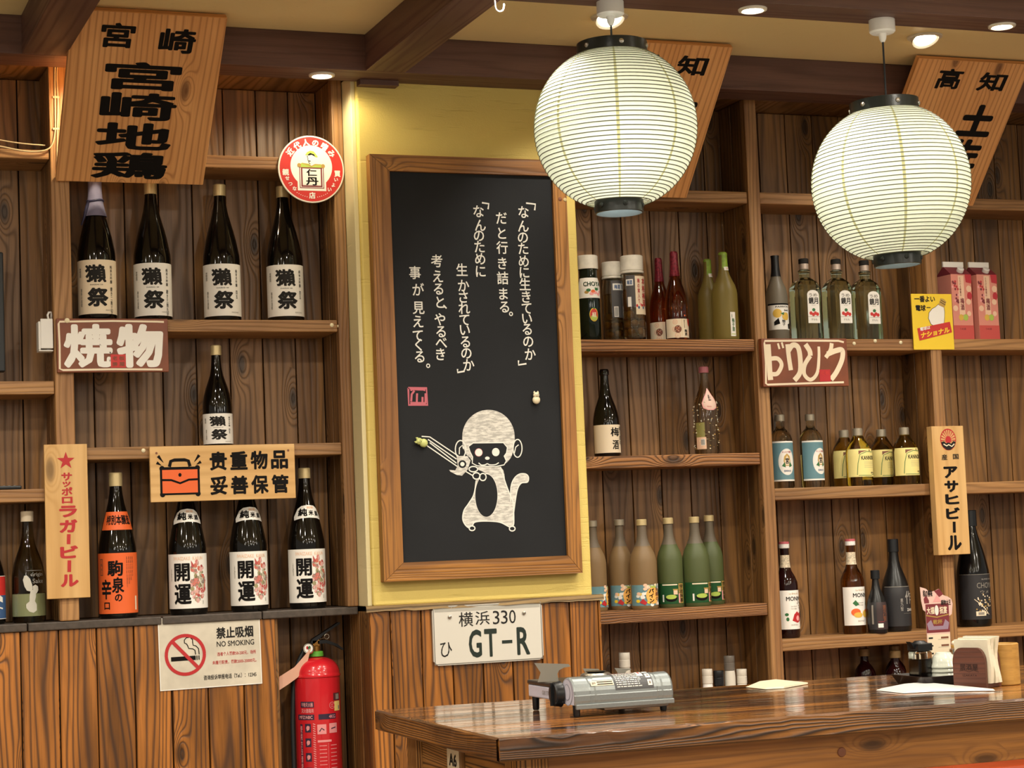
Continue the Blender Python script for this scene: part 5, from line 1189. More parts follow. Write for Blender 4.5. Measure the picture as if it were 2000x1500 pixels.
# low shelf behind the table: white-capped jars and dark bottles
def spice(label, px, py, top, r, m1, m2):
    P = onY(px, py, YS1); H = onY(px, top, YS1).z-BASE; o = thing('condiment_jar', label, 'jar', (P.x, YS1, BASE+.0006), group='small jars on the low shelf behind the table')
    m = MB(); m.lathe([(0, 0), (r*.95, 0), (r, .004), (r, H-.06), (r*.9, H-.045), (r*.86, H-.04), (0, H-.04)], m2, 28); m.build('jar_body', o)
    m = MB(); m.lathe([(r*.9, H-.045), (r*.98, H-.043), (r*.98, H-.022), (r*.93, H-.021), (r*.98, H-.019), (r*.98, H-.002), (r*.94, H), (0, H)], m1, 28); m.build('lid', o)
WCAP = plain('white_jar_lid', 'cfc8bb', .4)
spice('tall white jar seen behind the camping stove', 1220, 1300, 1275, .0175, WCAP, WCAP)
spice('white-lidded jar behind the table, leftmost of the row of four', 1382, 1330, 1307, .0165, WCAP, WHITEPL)
spice('dark-lidded jar behind the table between two white ones', 1404, 1330, 1310, .0165, BLACKPL, DARKGLASS)
spice('taller grey-white grinder jar behind the table', 1426, 1330, 1281, .017, plain('clear_grinder_top', '8d857c', .2, trans=.5), WCAP)
spice('white-lidded jar behind the table, rightmost of the row beside the post', 1449, 1330, 1307, .0165, WCAP, WHITEPL)
CAPB = plain('bronze_cap', '7d6440', .4, metal=.3)
for px, tp, dy, lb in ((1705, 1268, .05, 'dark red bottle with bronze cap under the right shelf, leftmost of three'), (1741, 1270, -.025, 'dark red bottle with bronze cap under the right shelf, middle of three'), (1767, 1262, .055, 'dark red bottle with bronze cap under the right shelf, nearest the soy sauce')):
    P = onY(px, 1300, YS1); H = onY(px, tp, YS1).z-BASE
    a = Art(.02, .02); a.disc(.5, .5, .4, .4, CREAM, 1, 12)
    bottle('liqueur_bottle', lb, 'bottle', (P.x, YS1+dy, BASE+.0006), prof_round(H, .034), plain('dark_wine_glass', '1c0608', .08), H, (CAPB, .90, .0175), [('label', a, H*.60, None)], group='dark red bottles on the low shelf')
# ------------------------------------------------------------------ the table and what stands on it
TZ = TABLE_Z
C0 = onZ(973.5, 1442, TZ)                       # near left corner of the top
ta = R(-.9)
o = thing('dining_table', 'long varnished dark wood table with a thick burnt-grain edge in the foreground', 'table', (C0.x, C0.y, 0), (0, 0, ta))
TW, TD, TT = 1.95, .862, .047
# the top: boards glued along its length, slightly wavy front edge
m = MB(); n = 6; y = 0; rt = random.Random(3)
for k in range(n):
    y1 = TD*(k+1)/n; m.box(0, TW, y+(.0 if k else .0), y1-.0004, TZ-TT, TZ, W_TOP, 'x'); y = y1
m.build('table_top', o, bevel=.002)
m = MB(); xs = [TW*i/60 for i in range(61)]
def strip(m, pts, mat, nrm, g):           # thin burnt lipping along an edge
    d = rt.random()*9
    for (a, b) in zip(pts, pts[1:]):
        va, vb = [Vector(q) for q in a], [Vector(q) for q in b]
        for i in range(len(va)-1):
            m.face([va[i], vb[i], vb[i+1], va[i+1]], [(va[i][g]+d, i*.047+d), (vb[i][g]+d, i*.047+d), (vb[i+1][g]+d, (i+1)*.047+d), (va[i+1][g]+d, (i+1)*.047+d)], mat, (.4, .5))
wob = [(.0016*math.sin(i*1.3)+.0012*math.sin(i*2.9)) for i in range(61)]
strip(m, [((x, .002, TZ+.0004), (x, -.005+w_, TZ-.004+w_*.6), (x, -.006+w_*.5, TZ-TT+.004), (x, .002, TZ-TT-.0004)) for x, w_ in zip(xs, wob)], W_EDGE, 0, 0)
m.build('front_edge', o)
m = MB(); ys = [TD*i/24 for i in range(25)]
strip(m, [((.002, y_, TZ+.0004), (-.005-wob[i]*.6, y_, TZ-.003), (-.005, y_, TZ-TT+.003), (.002, y_, TZ-TT-.0004)) for i, y_ in enumerate(ys)], W_EDGE, 0, 1)
m.build('side_edge', o)
ZU = TZ-TT-.0006
for lx, ly in ((.055, .055), (.055, TD-.125), (TW-.125, .055), (TW-.125, TD-.125)):
    m = MB(); m.box(lx, lx+.07, ly, ly+.07, 0, ZU, W_BURNT, 'z'); m.build('leg', o, bevel=.002)
m = MB(); m.box(.1255, TW-.1255, .062, .086, ZU-.092, ZU, W_APRON, 'x'); q = m.build('apron', o, bevel=.002)
m = MB(); m.box(.1255, TW-.1255, TD-.09, TD-.066, ZU-.092, ZU, W_APRON, 'x'); m.build('apron', o, bevel=.002)
m = MB(); m.box(.070, .094, .1255, .4245, ZU-.20, ZU, W_BURNT, 'y'); m.build('end_apron', o, bevel=.002)
m = MB(); m.box(.070, .094, .5215, TD-.1255, ZU-.20, ZU, W_BURNT, 'y'); m.build('end_apron', o, bevel=.002)
m = MB(); m.box(.06, .11, .425, .521, ZU-.25, ZU, W_SHELF, 'z'); m.build('end_stile', o, bevel=.002)
m = MB(); m.lathe([(0, 0), (.010, 0), (.0105, .001), (.009, .003), (0, .0035)], BROWNP, 20, Matrix.Translation((.80, .062, ZU-.043)) @ Matrix.Rotation(PI/2, 4, 'X')); m.build('wood_plug', o)
a = Art(.082, .046); a.text('A6', .18, .24, .82, .84, INKSOFT, .03)
m = MB(); m.box(.0585, .0595, .432, .514, ZU-.062, ZU-.016, CREAM, 'z')
a.emit(m, lambda x, y_, l: (.0585-EPS*l, .514-x, ZU-.016-y_)); m.build('number_tag', o)

def ontop(px, py): return onZ(px, py, TZ)
# camping gas stove
S0 = onZ(1124, 1402, TZ); L_, D_ = .236, .232
o = thing('gas_stove', 'silver portable gas stove with a round cartridge housing, on the table', 'stove', (S0.x, S0.y, TZ+.0006), (0, 0, ta))
FACE = plain('pale_lilac_panel', 'c9c7d6', .4); DK = plain('dark_tray_enamel', '2b2723', .3); GREYF = plain('grey_dial_print', '8f8f9c', .4)
r_ = .0375; hy = r_+.002
prof = [(0.0, .022)]+[]
hood = [(.002, .024), (.000, .034), (.0, .045)]+[(hy-r_*1.03*math.cos(t), .047+r_*math.sin(t)) for t in [PI*i/14 for i in range(15)]]+[(2*hy, .045), (2*hy, .024)]
m = MB()
def rib(off): return [((y_-hy)*(1+off)+hy, (z_-.05)*(1+off)+.05) for y_, z_ in hood]
secs = [(0.0, -.06), (.004, 0), (.036, 0), (.040, -.028), (.048, -.028), (.052, 0), (L_-.040, 0), (L_-.036, -.028), (L_-.028, -.028), (L_-.024, 0), (L_-.004, 0), (L_, -.06)]
rows = [[Vector((x, y_, z_)) for y_, z_ in rib(of)] for x, of in secs]
for A_, B_ in zip(rows, rows[1:]):
    for i in range(len(A_)-1): m.face([A_[i], B_[i], B_[i+1], A_[i+1]], [(0, 0)]*4, SILVERPAINT, smooth=True)
m.face(rows[-1], [(0, 0)]*len(rows[-1]), SILVERPAINT)
hd = m.build('cartridge_housing', o)
m = MB(); e_ = rows[0]; m.face([v+Vector((-.0005, 0, 0)) for v in e_[::-1]], [(0, 0)]*len(e_), FACE)
cy, cz = hy, .052
for k, (rr, mt) in enumerate(((.030, GREYF), (.0285, FACE), (.018, GREYF), (.0165, FACE))):
    m.face([Vector((-.0009-.0004*k, cy+rr*math.cos(2*PI*i/36), cz+rr*math.sin(2*PI*i/36)*.98)) for i in range(36)], [(0, 0)]*36, mt)
m.build('end_panel', o)
m = MB(); m.box(.002, L_, -.004, .004, .016, .027, SILVERPAINT, 'x'); m.build('front_rail', o, bevel=.0015)
m = MB(); m.box(.07, L_-.01, .004, .215, .010, .021, plain('under_tray_steel', '8d8a84', .35, metal=.7), 'x'); m.build('under_tray', o, bevel=.004)
# printed instruction label and small plate on the housing
def hood_pt(x, t, e2=.0006): return (x, hy-(r_*1.03+e2)*math.cos(t), .047+(r_+e2)*math.sin(t))
a = Art(.092, .070); a.rect(0, 0, 1, 1, plain('dark_grey_print', '4a4b4e', .4), 0); a.rect(0, 0, 1, .16, PINK, 1); a.text('注意', .12, .02, .3, .14, REDINK, .03)
rr = random.Random(9)
for k in range(9):
    x = .05
    while x < .66:
        w_ = .03+.09*rr.random(); a.rect(x, .22+.082*k, min(x+w_, .70), .25+.082*k, WHITE, 1); x += w_+.02
a.rect(.66, .10, .80, .50, WHITE, 2); a.rect(.84, .08, .97, .30, WHITE, 2); a.rect(.85, .38, .97, .60, WHITE, 2); a.rect(.86, .68, .97, .90, WHITE, 2); a.rect(.89, .44, .94, .54, GREYINK, 3); a.rect(.89, .74, .94, .84, GREYINK, 3); a.disc(.73, .28, .03, .08, REDINK, 3, 10)
m = MB(); a.emit(m, lambda x, y_, l: hood_pt(.098+x, .34*PI+.10*PI-(y_/.0415-.45), .0006+EPS*l), None, .006); m.build('instruction_label', o)
a = Art(.054, .015); a.rect(0, 0, 1, 1, CREAM, 0); a.rect(.28, .18, .96, .38, INKSOFT, 1); a.rect(.28, .62, .96, .82, INKSOFT, 1); a.text('gas', .05, .25, .22, .75, GREYINK, .02)
m = MB(); a.emit(m, lambda x, y_, l: hood_pt(.042+x, .20*PI-(y_/.0415-.2)*.9, .0006+EPS*l), None, .004); m.build('rating_plate', o)
# burner side
m = MB(); m.box(-.004, L_-.012, 2*hy+.001, D_+.045, .030, .058, FACE, 'x'); m.build('stove_body', o, bevel=.003)
m = MB(); m.box(-.006, L_-.010, 2*hy+.001, D_+.047, .0585, .068, DK, 'x'); m.build('drip_tray', o, bevel=.003)
a = Art(.06, .012); a.text('GAS STOVE', .0, .1, 1, .9, GREYINK, .0); m = MB(); a.emit(m, lambda x, y_, l: (-.0045-EPS*l, .185-x, .050-y_)); m.build('front_lettering', o)
m = MB(); m.lathe([(.0, .018), (.024, .018), (.0265, .015), (.0275, .004), (.029, 0), (0, 0)], BLACKPL, 28, Matrix.Translation((-.0045, hy*2-.004, .047)) @ Matrix.Rotation(-PI/2, 4, 'Y')); m.box(-.028, -.022, hy*2-.007, hy*2-.001, .022, .072, BLACKPL, 'z'); m.build('ignition_knob', o)
m = MB(); bc = (L_*.5, .16); m.lathe([(.0, .082), (.030, .082), (.036, .078), (.036, .068), (0, .068)], STEEL, 28, Matrix.Translation((bc[0], bc[1], 0))); m.lathe([(.018, .082), (.024, .086), (.018, .0862), (0, .0862)], BLACKPL, 28, Matrix.Translation((bc[0], bc[1], 0))); m.build('burner', o)
m = MB(); ear = [(-.030, 0), (-.022, .022), (-.036, .045), (.045, .040), (.050, .034), (.034, .032), (.022, .026), (.018, .018), (.020, 0)]
PAN = plain('dull_pan_support', '9a968c', .4, metal=.6)
for ex, ey, sc in ((.008, .165, .95), (L_*.55, .225, .45), (L_-.05, .17, .45)):
    M_ = Matrix.Translation((ex, ey, .0685)) @ Matrix.Rotation(R(-25), 4, 'Z') @ Matrix.Scale(sc, 4); m = MB(); m.prism(ear, -.0008, .0008, PAN, M_); m.build('pan_support', o)
for fx, fy in ((.008, .012), (.004, D_+.02), (L_-.02, .014), (L_-.02, D_+.02)):
    m = MB(); m.lathe([(0, 0), (.006, 0), (.0075, .003), (.0085, .0305), (0, .0305)], BLACKPL, 16, Matrix.Translation((fx, fy, 0))); m.build('foot', o)

# folded papers
def paper(label, pts, mat, lift, cat='paper', nm='paper_napkin', marks=None):
    P = [ontop(*p_) for p_ in pts]; c = sum(P, Vector())/len(P); o = thing(nm, label, cat, (c.x, c.y, TZ+.0006)); m = MB(); k = len(P); rr = random.Random(len(label))
    Ls = [[(q_.x-c.x, q_.y-c.y, z_+rr.random()*.0012+(lift if i in (1, 2) else 0)) for i, q_ in enumerate(P)] for z_ in (.0, .0012, .0024, .0036)]
    for j, ly in enumerate(Ls):
        s_ = 1-.02*j; q_ = [(x*s_+.002*j, y_*s_, z_) for x, y_, z_ in ly]
        ctr = (sum(v[0] for v in q_)/k, sum(v[1] for v in q_)/k, sum(v[2] for v in q_)/k+.0012)
        for i in range(k): m.face([q_[i], q_[(i+1) % k], ctr], [(0, 0)]*3, mat)
        if j: 
            for i in range(k): m.face([lastq[i], lastq[(i+1) % k], q_[(i+1) % k], q_[i]], [(0, 0)]*4, mat)
        lastq = q_
    m.build('folded_sheets', o)
    if marks:
        a = marks; m = MB(); a.emit(m, lambda x, y_, l: (x-a.W/2, a.H/2-y_, .0105+EPS*l)); q = m.build('printing', o)
    return o
paper('cream folded napkin lying flat at the rear edge of the table behind the stove', [(1456, 1343), (1480, 1336), (1512, 1332), (1578, 1337), (1530, 1345), (1494, 1347)], CREAM, .003)
paper('white folded paper lying in front of the dark condiment tray', [(1711, 1349), (1760, 1342), (1800, 1338), (1944, 1350), (1820, 1352), (1765, 1355)], plain('bright_white_paper', 'd4d2ce', .55), .003)

# condiment tray
TRM = plain('dark_lacquer_tray', '241a17', .3, coat=.3)
tc_ = onZ(1866, 1333, TZ); TRX, TRY = .125, .080
o = thing('condiment_tray', 'small dark lacquer tray holding soy sauce and stacked cups at the right of the table', 'tray', (tc_.x, tc_.y+.02, TZ+.0006), (0, 0, ta))
m = MB()
def rr_rect(hx, hy_, r__, z, n_=5): return [(sx*(hx-r__)+r__*math.cos(R(a0+90*i/n_)), sy*(hy_-r__)+r__*math.sin(R(a0+90*i/n_)), z) for sx, sy, a0 in ((1, 1, 0), (-1, 1, 90), (-1, -1, 180), (1, -1, 270)) for i in range(n_+1)]
lv = [rr_rect(TRX-.012, TRY-.012, .01, 0), rr_rect(TRX, TRY, .014, .022), rr_rect(TRX-.003, TRY-.003, .012, .0225), rr_rect(TRX-.014, TRY-.014, .01, .005)]
for A_, B_ in zip(lv, lv[1:]):
    for i in range(len(A_)): j = (i+1) % len(A_); m.face([A_[i], A_[j], B_[j], B_[i]], [(0, 0)]*4, TRM)
m.face(lv[0][::-1], [(0, 0)]*len(lv[0]), TRM); m.face(lv[-1], [(0, 0)]*len(lv[0]), TRM); m.build('tray_body', o)
TRO = Vector(o.location); TB = TZ+.0062
def ontray(px, py): q = onZ(px, py, TB); return q
q = ontray(1805, 1312); SY = plain('soy_sauce', '0c0706', .08)
o = thing('soy_sauce_bottle', 'square soy sauce bottle with a black spouted cap standing on the dark tray', 'bottle', (TRO.x-.078, TRO.y+.008, TB), (0, 0, ta+.15))
m = MB(); m.box(-.021, .021, -.021, .021, 0, .074, CLEAR, 'z', taper=lambda p_: Vector((p_.x*(1.05-.9*min(p_.z, .03)), p_.y*(1.05-.9*min(p_.z, .03)), p_.z))); m.build('glass_body', o, bevel=.005)
m = MB(); m.box(-.0185, .0185, -.0185, .0185, .003, .055, SY, 'z'); m.build('sauce', o, bevel=.004)
m = MB(); m.box(-.022, .022, -.022, .022, .0745, .093, BLACKPL, 'z'); m.prism([(-.022, .093), (-.036, .0985), (-.030, .090), (-.022, .080)], -.008, .008, BLACKPL); m.lathe([(.020, .093), (.012, .099), (0, .100)], BLACKPL, 20); m.build('spout_cap', o, bevel=.002)
# stacked white cups, upside down
CER = plain('white_glazed_ceramic', 'cdd2c6', .12, coat=.4)
for k in range(4):
    z0 = .0+k*.0105; r__ = .037
    o = thing('small_cup', ('bottom', 'second', 'third', 'topmost')[k]+' white cup of the upside-down stack on the dark tray', 'cup', (TRO.x-.022, TRO.y-.008, TB+z0), group='stacked white cups')
    m = MB(); m.lathe([(r__, 0), (r__+.0008, .002), (r__, .0055), (r__*.945, .0085), (r__*.90, .014), (r__*.80, .022), (r__*.66, .029), (r__*.55, .0325), (r__*.5, .036), (r__*.47, .0365), (r__*.44, .033), (0, .0325)], CER, 40)
    m.lathe([(r__, 0), (r__-.0015, .0004), (r__*.93, .006), (r__*.87, .0145), (r__*.76, .0222), (r__*.5, .0300), (0, .0300)], CER, 40); m.build('cup_body', o)
# toothpick glass behind the cups
o = thing('glass_jar', 'small clear glass jar with metal lid behind the stacked cups', 'jar', (TRO.x+.045, TRO.y+.030, TB))
m = MB(); m.lathe([(0, 0), (.020, 0), (.022, .003), (.022, .056), (.019, .060), (.019, .0605), (.0205, .055), (.0205, .004), (0, .003)], CLEAR, 28); m.build('glass', o)
m = MB(); m.lathe([(.0195, .0605), (.0215, .061), (.0215, .071), (.019, .073), (0, .073)], CHROME, 28); m.build('lid', o)
# napkin holder
q = onZ(1893, 1344, TZ); NR = R(-62)
o = thing('napkin_holder', 'red-brown wooden napkin holder with an engraved mark at the right end of the table', 'napkin holder', (q.x+.032, q.y+.012, TZ+.0006), (0, 0, NR))
arch = [(-.042, 0), (-.042, .060)]+[(-.042+.022*(1-math.cos(t)), .060+.034*math.sin(t)) for t in [PI/2*i/6 for i in range(1, 7)]]+[(.020-.0+.022*math.sin(t), .060+.034*math.cos(t)) for t in [PI/2*i/6 for i in range(0, 7)]]+[(.042, 0)]
m = MB(); m.prism(arch, -.038, -.028, W_HOLDER); m.build('front_plate', o, bevel=.0015)
m = MB(); m.prism(arch, .028, .038, W_HOLDER); m.build('back_plate', o, bevel=.0015)
m = MB(); m.box(-.042, .042, -.0275, .0275, 0, .010, W_HOLDER, 'x'); m.build('base', o, bevel=.001)
ENG = plain('burnt_engraving', '2c1712', .6); a = Art(.084, .094)
a.text('居酒屋', .22, .40, .78, .56, ENG, .01); a.stroke([(.2, .58), (.35, .55), (.5, .60), (.65, .55), (.8, .6)], .012, ENG, 2); a.text('IZAKAYA', .3, .66, .74, .71, ENG, .0)
m = MB(); a.emit(m, flat_fn(-.042, .094, -.038)); m.build('engraving', o)
NAP = plain('soft_napkin_paper', 'e2dcc6', .7, bump=.3, bscale=60)
for k in range(3):
    y_ = -.0185+.0175*k; s = thing('paper_napkin', ('front', 'middle', 'rear')[k]+' wad of folded paper napkins standing in the wooden holder', 'napkin', o.matrix_world @ Vector((0, 0, 0)), (0, 0, NR), 'napkins in the holder')
    s.location = Vector((q.x+.032, q.y+.012, TZ+.0006+.0103))+Matrix.Rotation(NR, 3, 'Z') @ Vector((.004, y_, 0))
    m = MB(); n_ = 8; pts = []
    for i in range(n_+1):
        z = .102*i/n_+.003*k*(i/n_); b = .006*math.sin(i/n_*5+k)*(.5 if k == 0 else .8); pts.append((b, z))
    for (b0, z0), (b1, z1) in zip(pts, pts[1:]):
        for sy in (-1, 1):
            c4 = [(-.044+b0, sy*.0072, z0), (.044+b0, sy*.0072, z0), (.044+b1, sy*.0072, z1), (-.044+b1, sy*.0072, z1)]; m.face(c4 if sy < 0 else c4[::-1], [(0, 0)]*4, NAP, smooth=True)
        for sx in (-1, 1):
            m.face([(sx*.044+b0, -.0072, z0), (sx*.044+b0, .0072, z0), (sx*.044+b1, .0072, z1), (sx*.044+b1, -.0072, z1)], [(0, 0)]*4, NAP, smooth=True)
    (b0, z0) = pts[-1]; m.face([(-.044+b0, -.0072, z0), (.044+b0, -.0072, z0), (.044+b0, .0072, z0), (-.044+b0, .0072, z0)], [(0, 0)]*4, NAP); m.build('folded_wad', s)
# pale wooden cup and toothpick box behind
q = onZ(1985, 1346, TZ)
o = thing('wooden_cup', 'pale wooden cylinder cup at the right picture edge behind the napkins', 'cup', (q.x+.06, q.y+.13, TZ+.0006))
m = MB(); r__ = .036; m.lathe([(0, 0), (r__-.002, 0), (r__, .002), (r__, .096), (r__-.002, .098), (r__-.005, .098), (r__-.006, .095), (r__-.006, .006), (0, .005)], W_CUP, 40); m.build('cup_body', o)
q = onZ(1880, 1318, TZ)
o = thing('toothpick_pot', 'small pale wooden pot behind the napkin holder', 'pot', (q.x+.02, q.y+.05, TZ+.0006))
m = MB(); m.lathe([(0, 0), (.020, 0), (.021, .002), (.021, .072), (.018, .073), (.018, .004), (0, .004)], W_CUP, 28); m.build('pot_body', o)
m = MB(); m.ball((-.012, -.006, .078), .007, CREAM, 12); m.build('round_tip', o)
# promotional table card behind the soy sauce
q = onZ(1838, 1326, TZ); q = Vector((q.x, q.y, 0)); CW, CH = .071, .232
o = thing('table_card', 'tall pink and maroon promotional card standing behind the soy sauce bottle', 'card', (q.x, q.y, TZ+.0004), (0, 0, ta+.05))
PK = plain('pale_pink_card', 'e3bfb4', .45); a = Art(CW, CH)
fan = [(-.18, .0), (.05, .02), (.22, .06), (.42, .05), (.6, .03), (.78, .10), (.98, .12), (1.12, .15), (1.16, .20), (1.10, .31), (.98, .33), (.98, 1), (.0, 1), (.0, .27), (-.1, .25), (-.16, .15)]
m = MB(); m.prism([(x*CW-CW/2, CH-y_*CH) for x, y_ in fan][::-1], -.0012, 0, PK); m.build('card_board', o)
m = MB(); m.box(-CW/2, CW/2, .0005, .060, 0, .004, MAROON, 'x'); m.build('foot', o)
a.rect(.0, .19, .98, .50, MAROON, 1); a.poly([(-.06, .13), (.05, .09), (.16, .15), (.16, .18), (-.04, .18)], MAROON, 1); a.poly([(.32, .17), (.5, .09), (.7, .17)], PINK, 1); a.poly([(.40, .05), (.62, .03), (.78, .09), (.6, .12)], MAROON, 1)
a.text('和の美味', -.08, .035, .32, .11, INKSOFT, .03); a.text('鍋物大王', .66, .15, 1.08, .21, INKSOFT, .02, 3)
a.text('大福', .04, .22, .36, .30, CREAM, .03); a.text('祝宴', .58, .22, .90, .30, CREAM, .03); a.disc(.46, .26, .085, .055, WHITE, 2, 20); a.stroke([(.0, .31), (.46, .335), (.96, .31)], .04, GOLD, 2)
a.text('乾杯', .28, .36, .68, .41, GOLD, .03); a.poly([(.02, .40), (.2, .36), (.3, .43), (.7, .43), (.8, .36), (.96, .40), (.9, .47), (.08, .47)], BLUE if False else plain('lilac_print', '9a8296', .5), 2)
a.rect(.02, .52, .96, .875, CREAM, 1)
for k in range(4): a.rect(.06, .548+.083*k, .24, .565+.083*k, INKSOFT, 2); a.rect(.58, .548+.083*k, .90, .568+.083*k, BROWNP, 2); a.rect(.45, .575+.083*k, .90, .578+.083*k, GREYINK, 2)
a.rect(.0, .89, .98, 1, MAROON, 1); a.text('ASAHI', .25, .93, .6, .97, CREAM, .01)
m = MB(); a.emit(m, flat_fn(-CW/2, CH, -.0012)); m.build('printing', o)

# orange bench seat seen below the table
o = thing('bench', 'orange-red bench seat just visible under the right end of the table', 'bench', (3.25, 4.98, 0))
BS = plain('orange_red_vinyl', 'a8441f', .4, var=.15, bscale=8)
m = MB(); m.box(-.55, .75, -.17, .17, .39, .452, BS, 'x'); m.build('seat', o, bevel=.015, seg=3)
for lx in (-.5, .68):
    for ly in (-.13, .12): m = MB(); m.box(lx, lx+.04, ly, ly+.04, 0, .3895, W_BURNT, 'z'); m.build('leg', o, bevel=.002)

# ------------------------------------------------------------------ fire extinguisher on the recess wall
EX = onY(618, 1300, 5.542); EXR = .0655
o = thing('fire_extinguisher', 'red fire extinguisher hanging in the dark recess left of the pier plinth', 'fire extinguisher', (EX.x, 5.542, EYE-.80))
RD = plain('extinguisher_red', 'c8202a', .22, coat=.5); zt = EYE-.295-o.location.z; zsh = zt-.045
z_of = lambda py: onY(618, py, 5.542-EXR).z-o.location.z
zsh = z_of(1322); zt = z_of(1288)
m = MB(); m.lathe([(0, 0), (EXR*.96, 0), (EXR, .006), (EXR, zsh-.004), (EXR+.0022, zsh-.002), (EXR+.0022, zsh+.002), (EXR, zsh+.004)]+[(EXR*math.cos(t)**.75, zsh+.004+(zt-zsh)*math.sin(t)) for t in [PI/2*i/10 for i in range(1, 10)]]+[(.018, zt+.004), (0, zt+.004)], RD, 56, sharp=45); m.build('cylinder', o)
GRN = plain('green_safety_collar', '5da83a', .4)
m = MB(); m.lathe([(.019, zt+.0045), (.021, zt+.006), (.020, zt+.018), (.017, zt+.020), (0, zt+.020)], GRN, 28); m.build('collar', o)
vz = zt+.020; BRASS = plain('brass_valve', 'a8793c', .3, metal=.8)
m = MB(); m.lathe([(.012, vz), (.012, vz+.014), (.008, vz+.018), (0, vz+.018)], BRASS, 20); m.box(-.013, .010, -.009, .009, vz+.012, vz+.032, BRASS, 'x'); m.build('valve', o, bevel=.002)
m = MB(); pth = [(-.020, vz+.020), (-.012, vz+.034), (.020, vz+.052), (.066, vz+.078), (.072, vz+.078), (.070, vz+.073), (.022, vz+.046), (-.006, vz+.022)]
m.prism(pth[::-1], -.009, .009, BLACKPL); m.build('top_lever', o, bevel=.002)
m = MB(); pth = [(.004, vz+.030), (.030, vz+.030), (.060, vz+.018), (.080, vz+.002), (.077, vz-.001), (.056, vz+.012), (.030, vz+.021), (.004, vz+.020)]
m.prism(pth[::-1], -.009, .009, BLACKPL); m.build('carrying_handle', o, bevel=.002)
m = MB(); m.tube([(.030+.007*math.cos(t), -.011, vz+.040+.007*math.sin(t)) for t in [2*PI*i/16 for i in range(16)]], .0012, CHROME, 6, closed=True); m.tube([(.024, -.011, vz+.037), (.010, -.010, vz+.034)], .0015, CHROME, 6); m.build('safety_pin', o)
m = MB(); T_ = Matrix.Translation((-.024, -.016, vz+.010)) @ Matrix.Rotation(R(-25), 4, 'Z') @ Matrix.Rotation(PI/2, 4, 'X'); m.lathe([(0, 0), (.0155, 0), (.0165, .003), (.0165, .009), (.0145, .012), (.0130, .0095), (0, .0095)], CHROME, 28, T_)
a = Art(.024, .024); a.disc(.5, .5, .5, .5, WHITE, 1, 24); a.disc(.36, .42, .14, .2, REDINK, 2, 12); a.disc(.62, .40, .14, .2, GREENP, 2, 12); a.stroke([(.5, .7), (.45, .3)], .06, INK, 3); a.emit(m, lambda x, y_, l: T_ @ Vector((x-.012, .012-y_, .0095+EPS*l))); m.build('pressure_gauge', o)
TAGM = plain('pink_paper_tag', 'cf9f88', .6); m = MB()
tg = [(-.022, vz+.012), (-.036, vz-.004), (-.072, vz-.040), (-.116, vz-.064), (-.122, vz-.104), (-.090, vz-.086), (-.052, vz-.062), (-.034, vz-.030)]
m.prism(tg, -.0285, -.0275, TAGM); m.build('inspection_tag', o)
m = MB(); m.tube([(-.012, .004, vz+.018), (-.030, .006, vz+.010), (-.052, .006, vz-.03), (-.068, .004, vz-.10), (-.0745, 0, vz-.20), (-.0745, 0, vz-.36), (-.0735, 0, vz-.46)], .0065, plain('dark_rubber_hose', '1d2224', .45), 12); m.build('hose', o)
a = Art(.15, .30); NAVY = plain('navy_print', '33233a', .4); PRT = plain('pale_pink_print', 'dd8f90', .4)
a.rect(.08, .02, .36, .075, NAVY, 1); a.text('干粉灭火器', .10, .03, .34, .068, PINK, .01); a.text('灭火器箱用', .10, .085, .35, .125, PRT, .02); a.rect(.0, .14, .36, .19, NAVY, 1); a.text('MFZ/ABC', .04, .15, .33, .18, PINK, .01)
a.rect(.44, .14, .80, .19, NAVY, 1); a.text('4KG', .64, .15, .78, .182, PRT, .01); a.ring(.72, .065, .06, .03, .008, PRT, 1, 20); a.text('CC', .69, .05, .75, .08, PRT, .01)
a.rect(.05, .23, .11, .74, NAVY, 1); a.vtext('使用方法请提压', .055, .24, .105, .73, PRT, .02)
for k in range(4): a.rect(.17, .225+.135*k, .29, .305+.135*k, NAVY, 1); a.disc(.23, .265+.135*k, .035, .022, PRT, 2, 10); a.stroke([(.21, .29+.135*k), (.26, .25+.135*k)], .02, PRT, 3)
for k in range(26): a.stroke([(.33, .225+.021*k), (.375, .235+.021*k)], .016, PRT, 1)
a.rect(.41, .235, .58, .325, PRT, 1); a.rect(.64, .23, .82, .32, PRT, 1); a.stroke([(.45, .30), (.49, .27), (.54, .29)], .02, NAVY, 2); a.stroke([(.68, .28), (.78, .27)], .02, NAVY, 2)
a.rect(.41, .38, .68, .40, PRT, 1)
for k in range(7): a.rect(.44, .43+.035*k, .58, .436+.035*k, PRT, 1); a.rect(.66, .43+.035*k, .80, .436+.035*k, PRT, 1)
a.rect(.61, .41, .614, .68, PRT, 1)
for k in range(4): a.rect(.06, .80+.025*k, .80, .806+.025*k, PRT, 1)
fn = lambda x, y_, l: ((EXR+.0004+EPS*.6*l)*math.sin((x-.082)/EXR), -(EXR+.0004+EPS*.6*l)*math.cos((x-.082)/EXR), z_of(1366)-y_)
m = MB(); a.emit(m, fn, .008); m.build('printed_label', o)
a = Art(.03, .05); a.rect(0, 0, .9, .42, plain('dark_sticker', '5c2a30', .4), 1); a.rect(.1, .46, .95, 1, YELLOW if False else plain('pale_yellow_sticker', 'e6cd7a', .5), 1); a.rect(.65, .72, .85, .92, GREYINK, 2); a.rect(.3, .06, .8, .36, GREYINK, 2)
fn = lambda x, y_, l: ((EXR+.0004+EPS*.6*l)*math.sin((x+.031)/EXR), -(EXR+.0004+EPS*.6*l)*math.cos((x+.031)/EXR), z_of(1356)-y_)
m = MB(); a.emit(m, fn, .008); m.build('sticker', o)
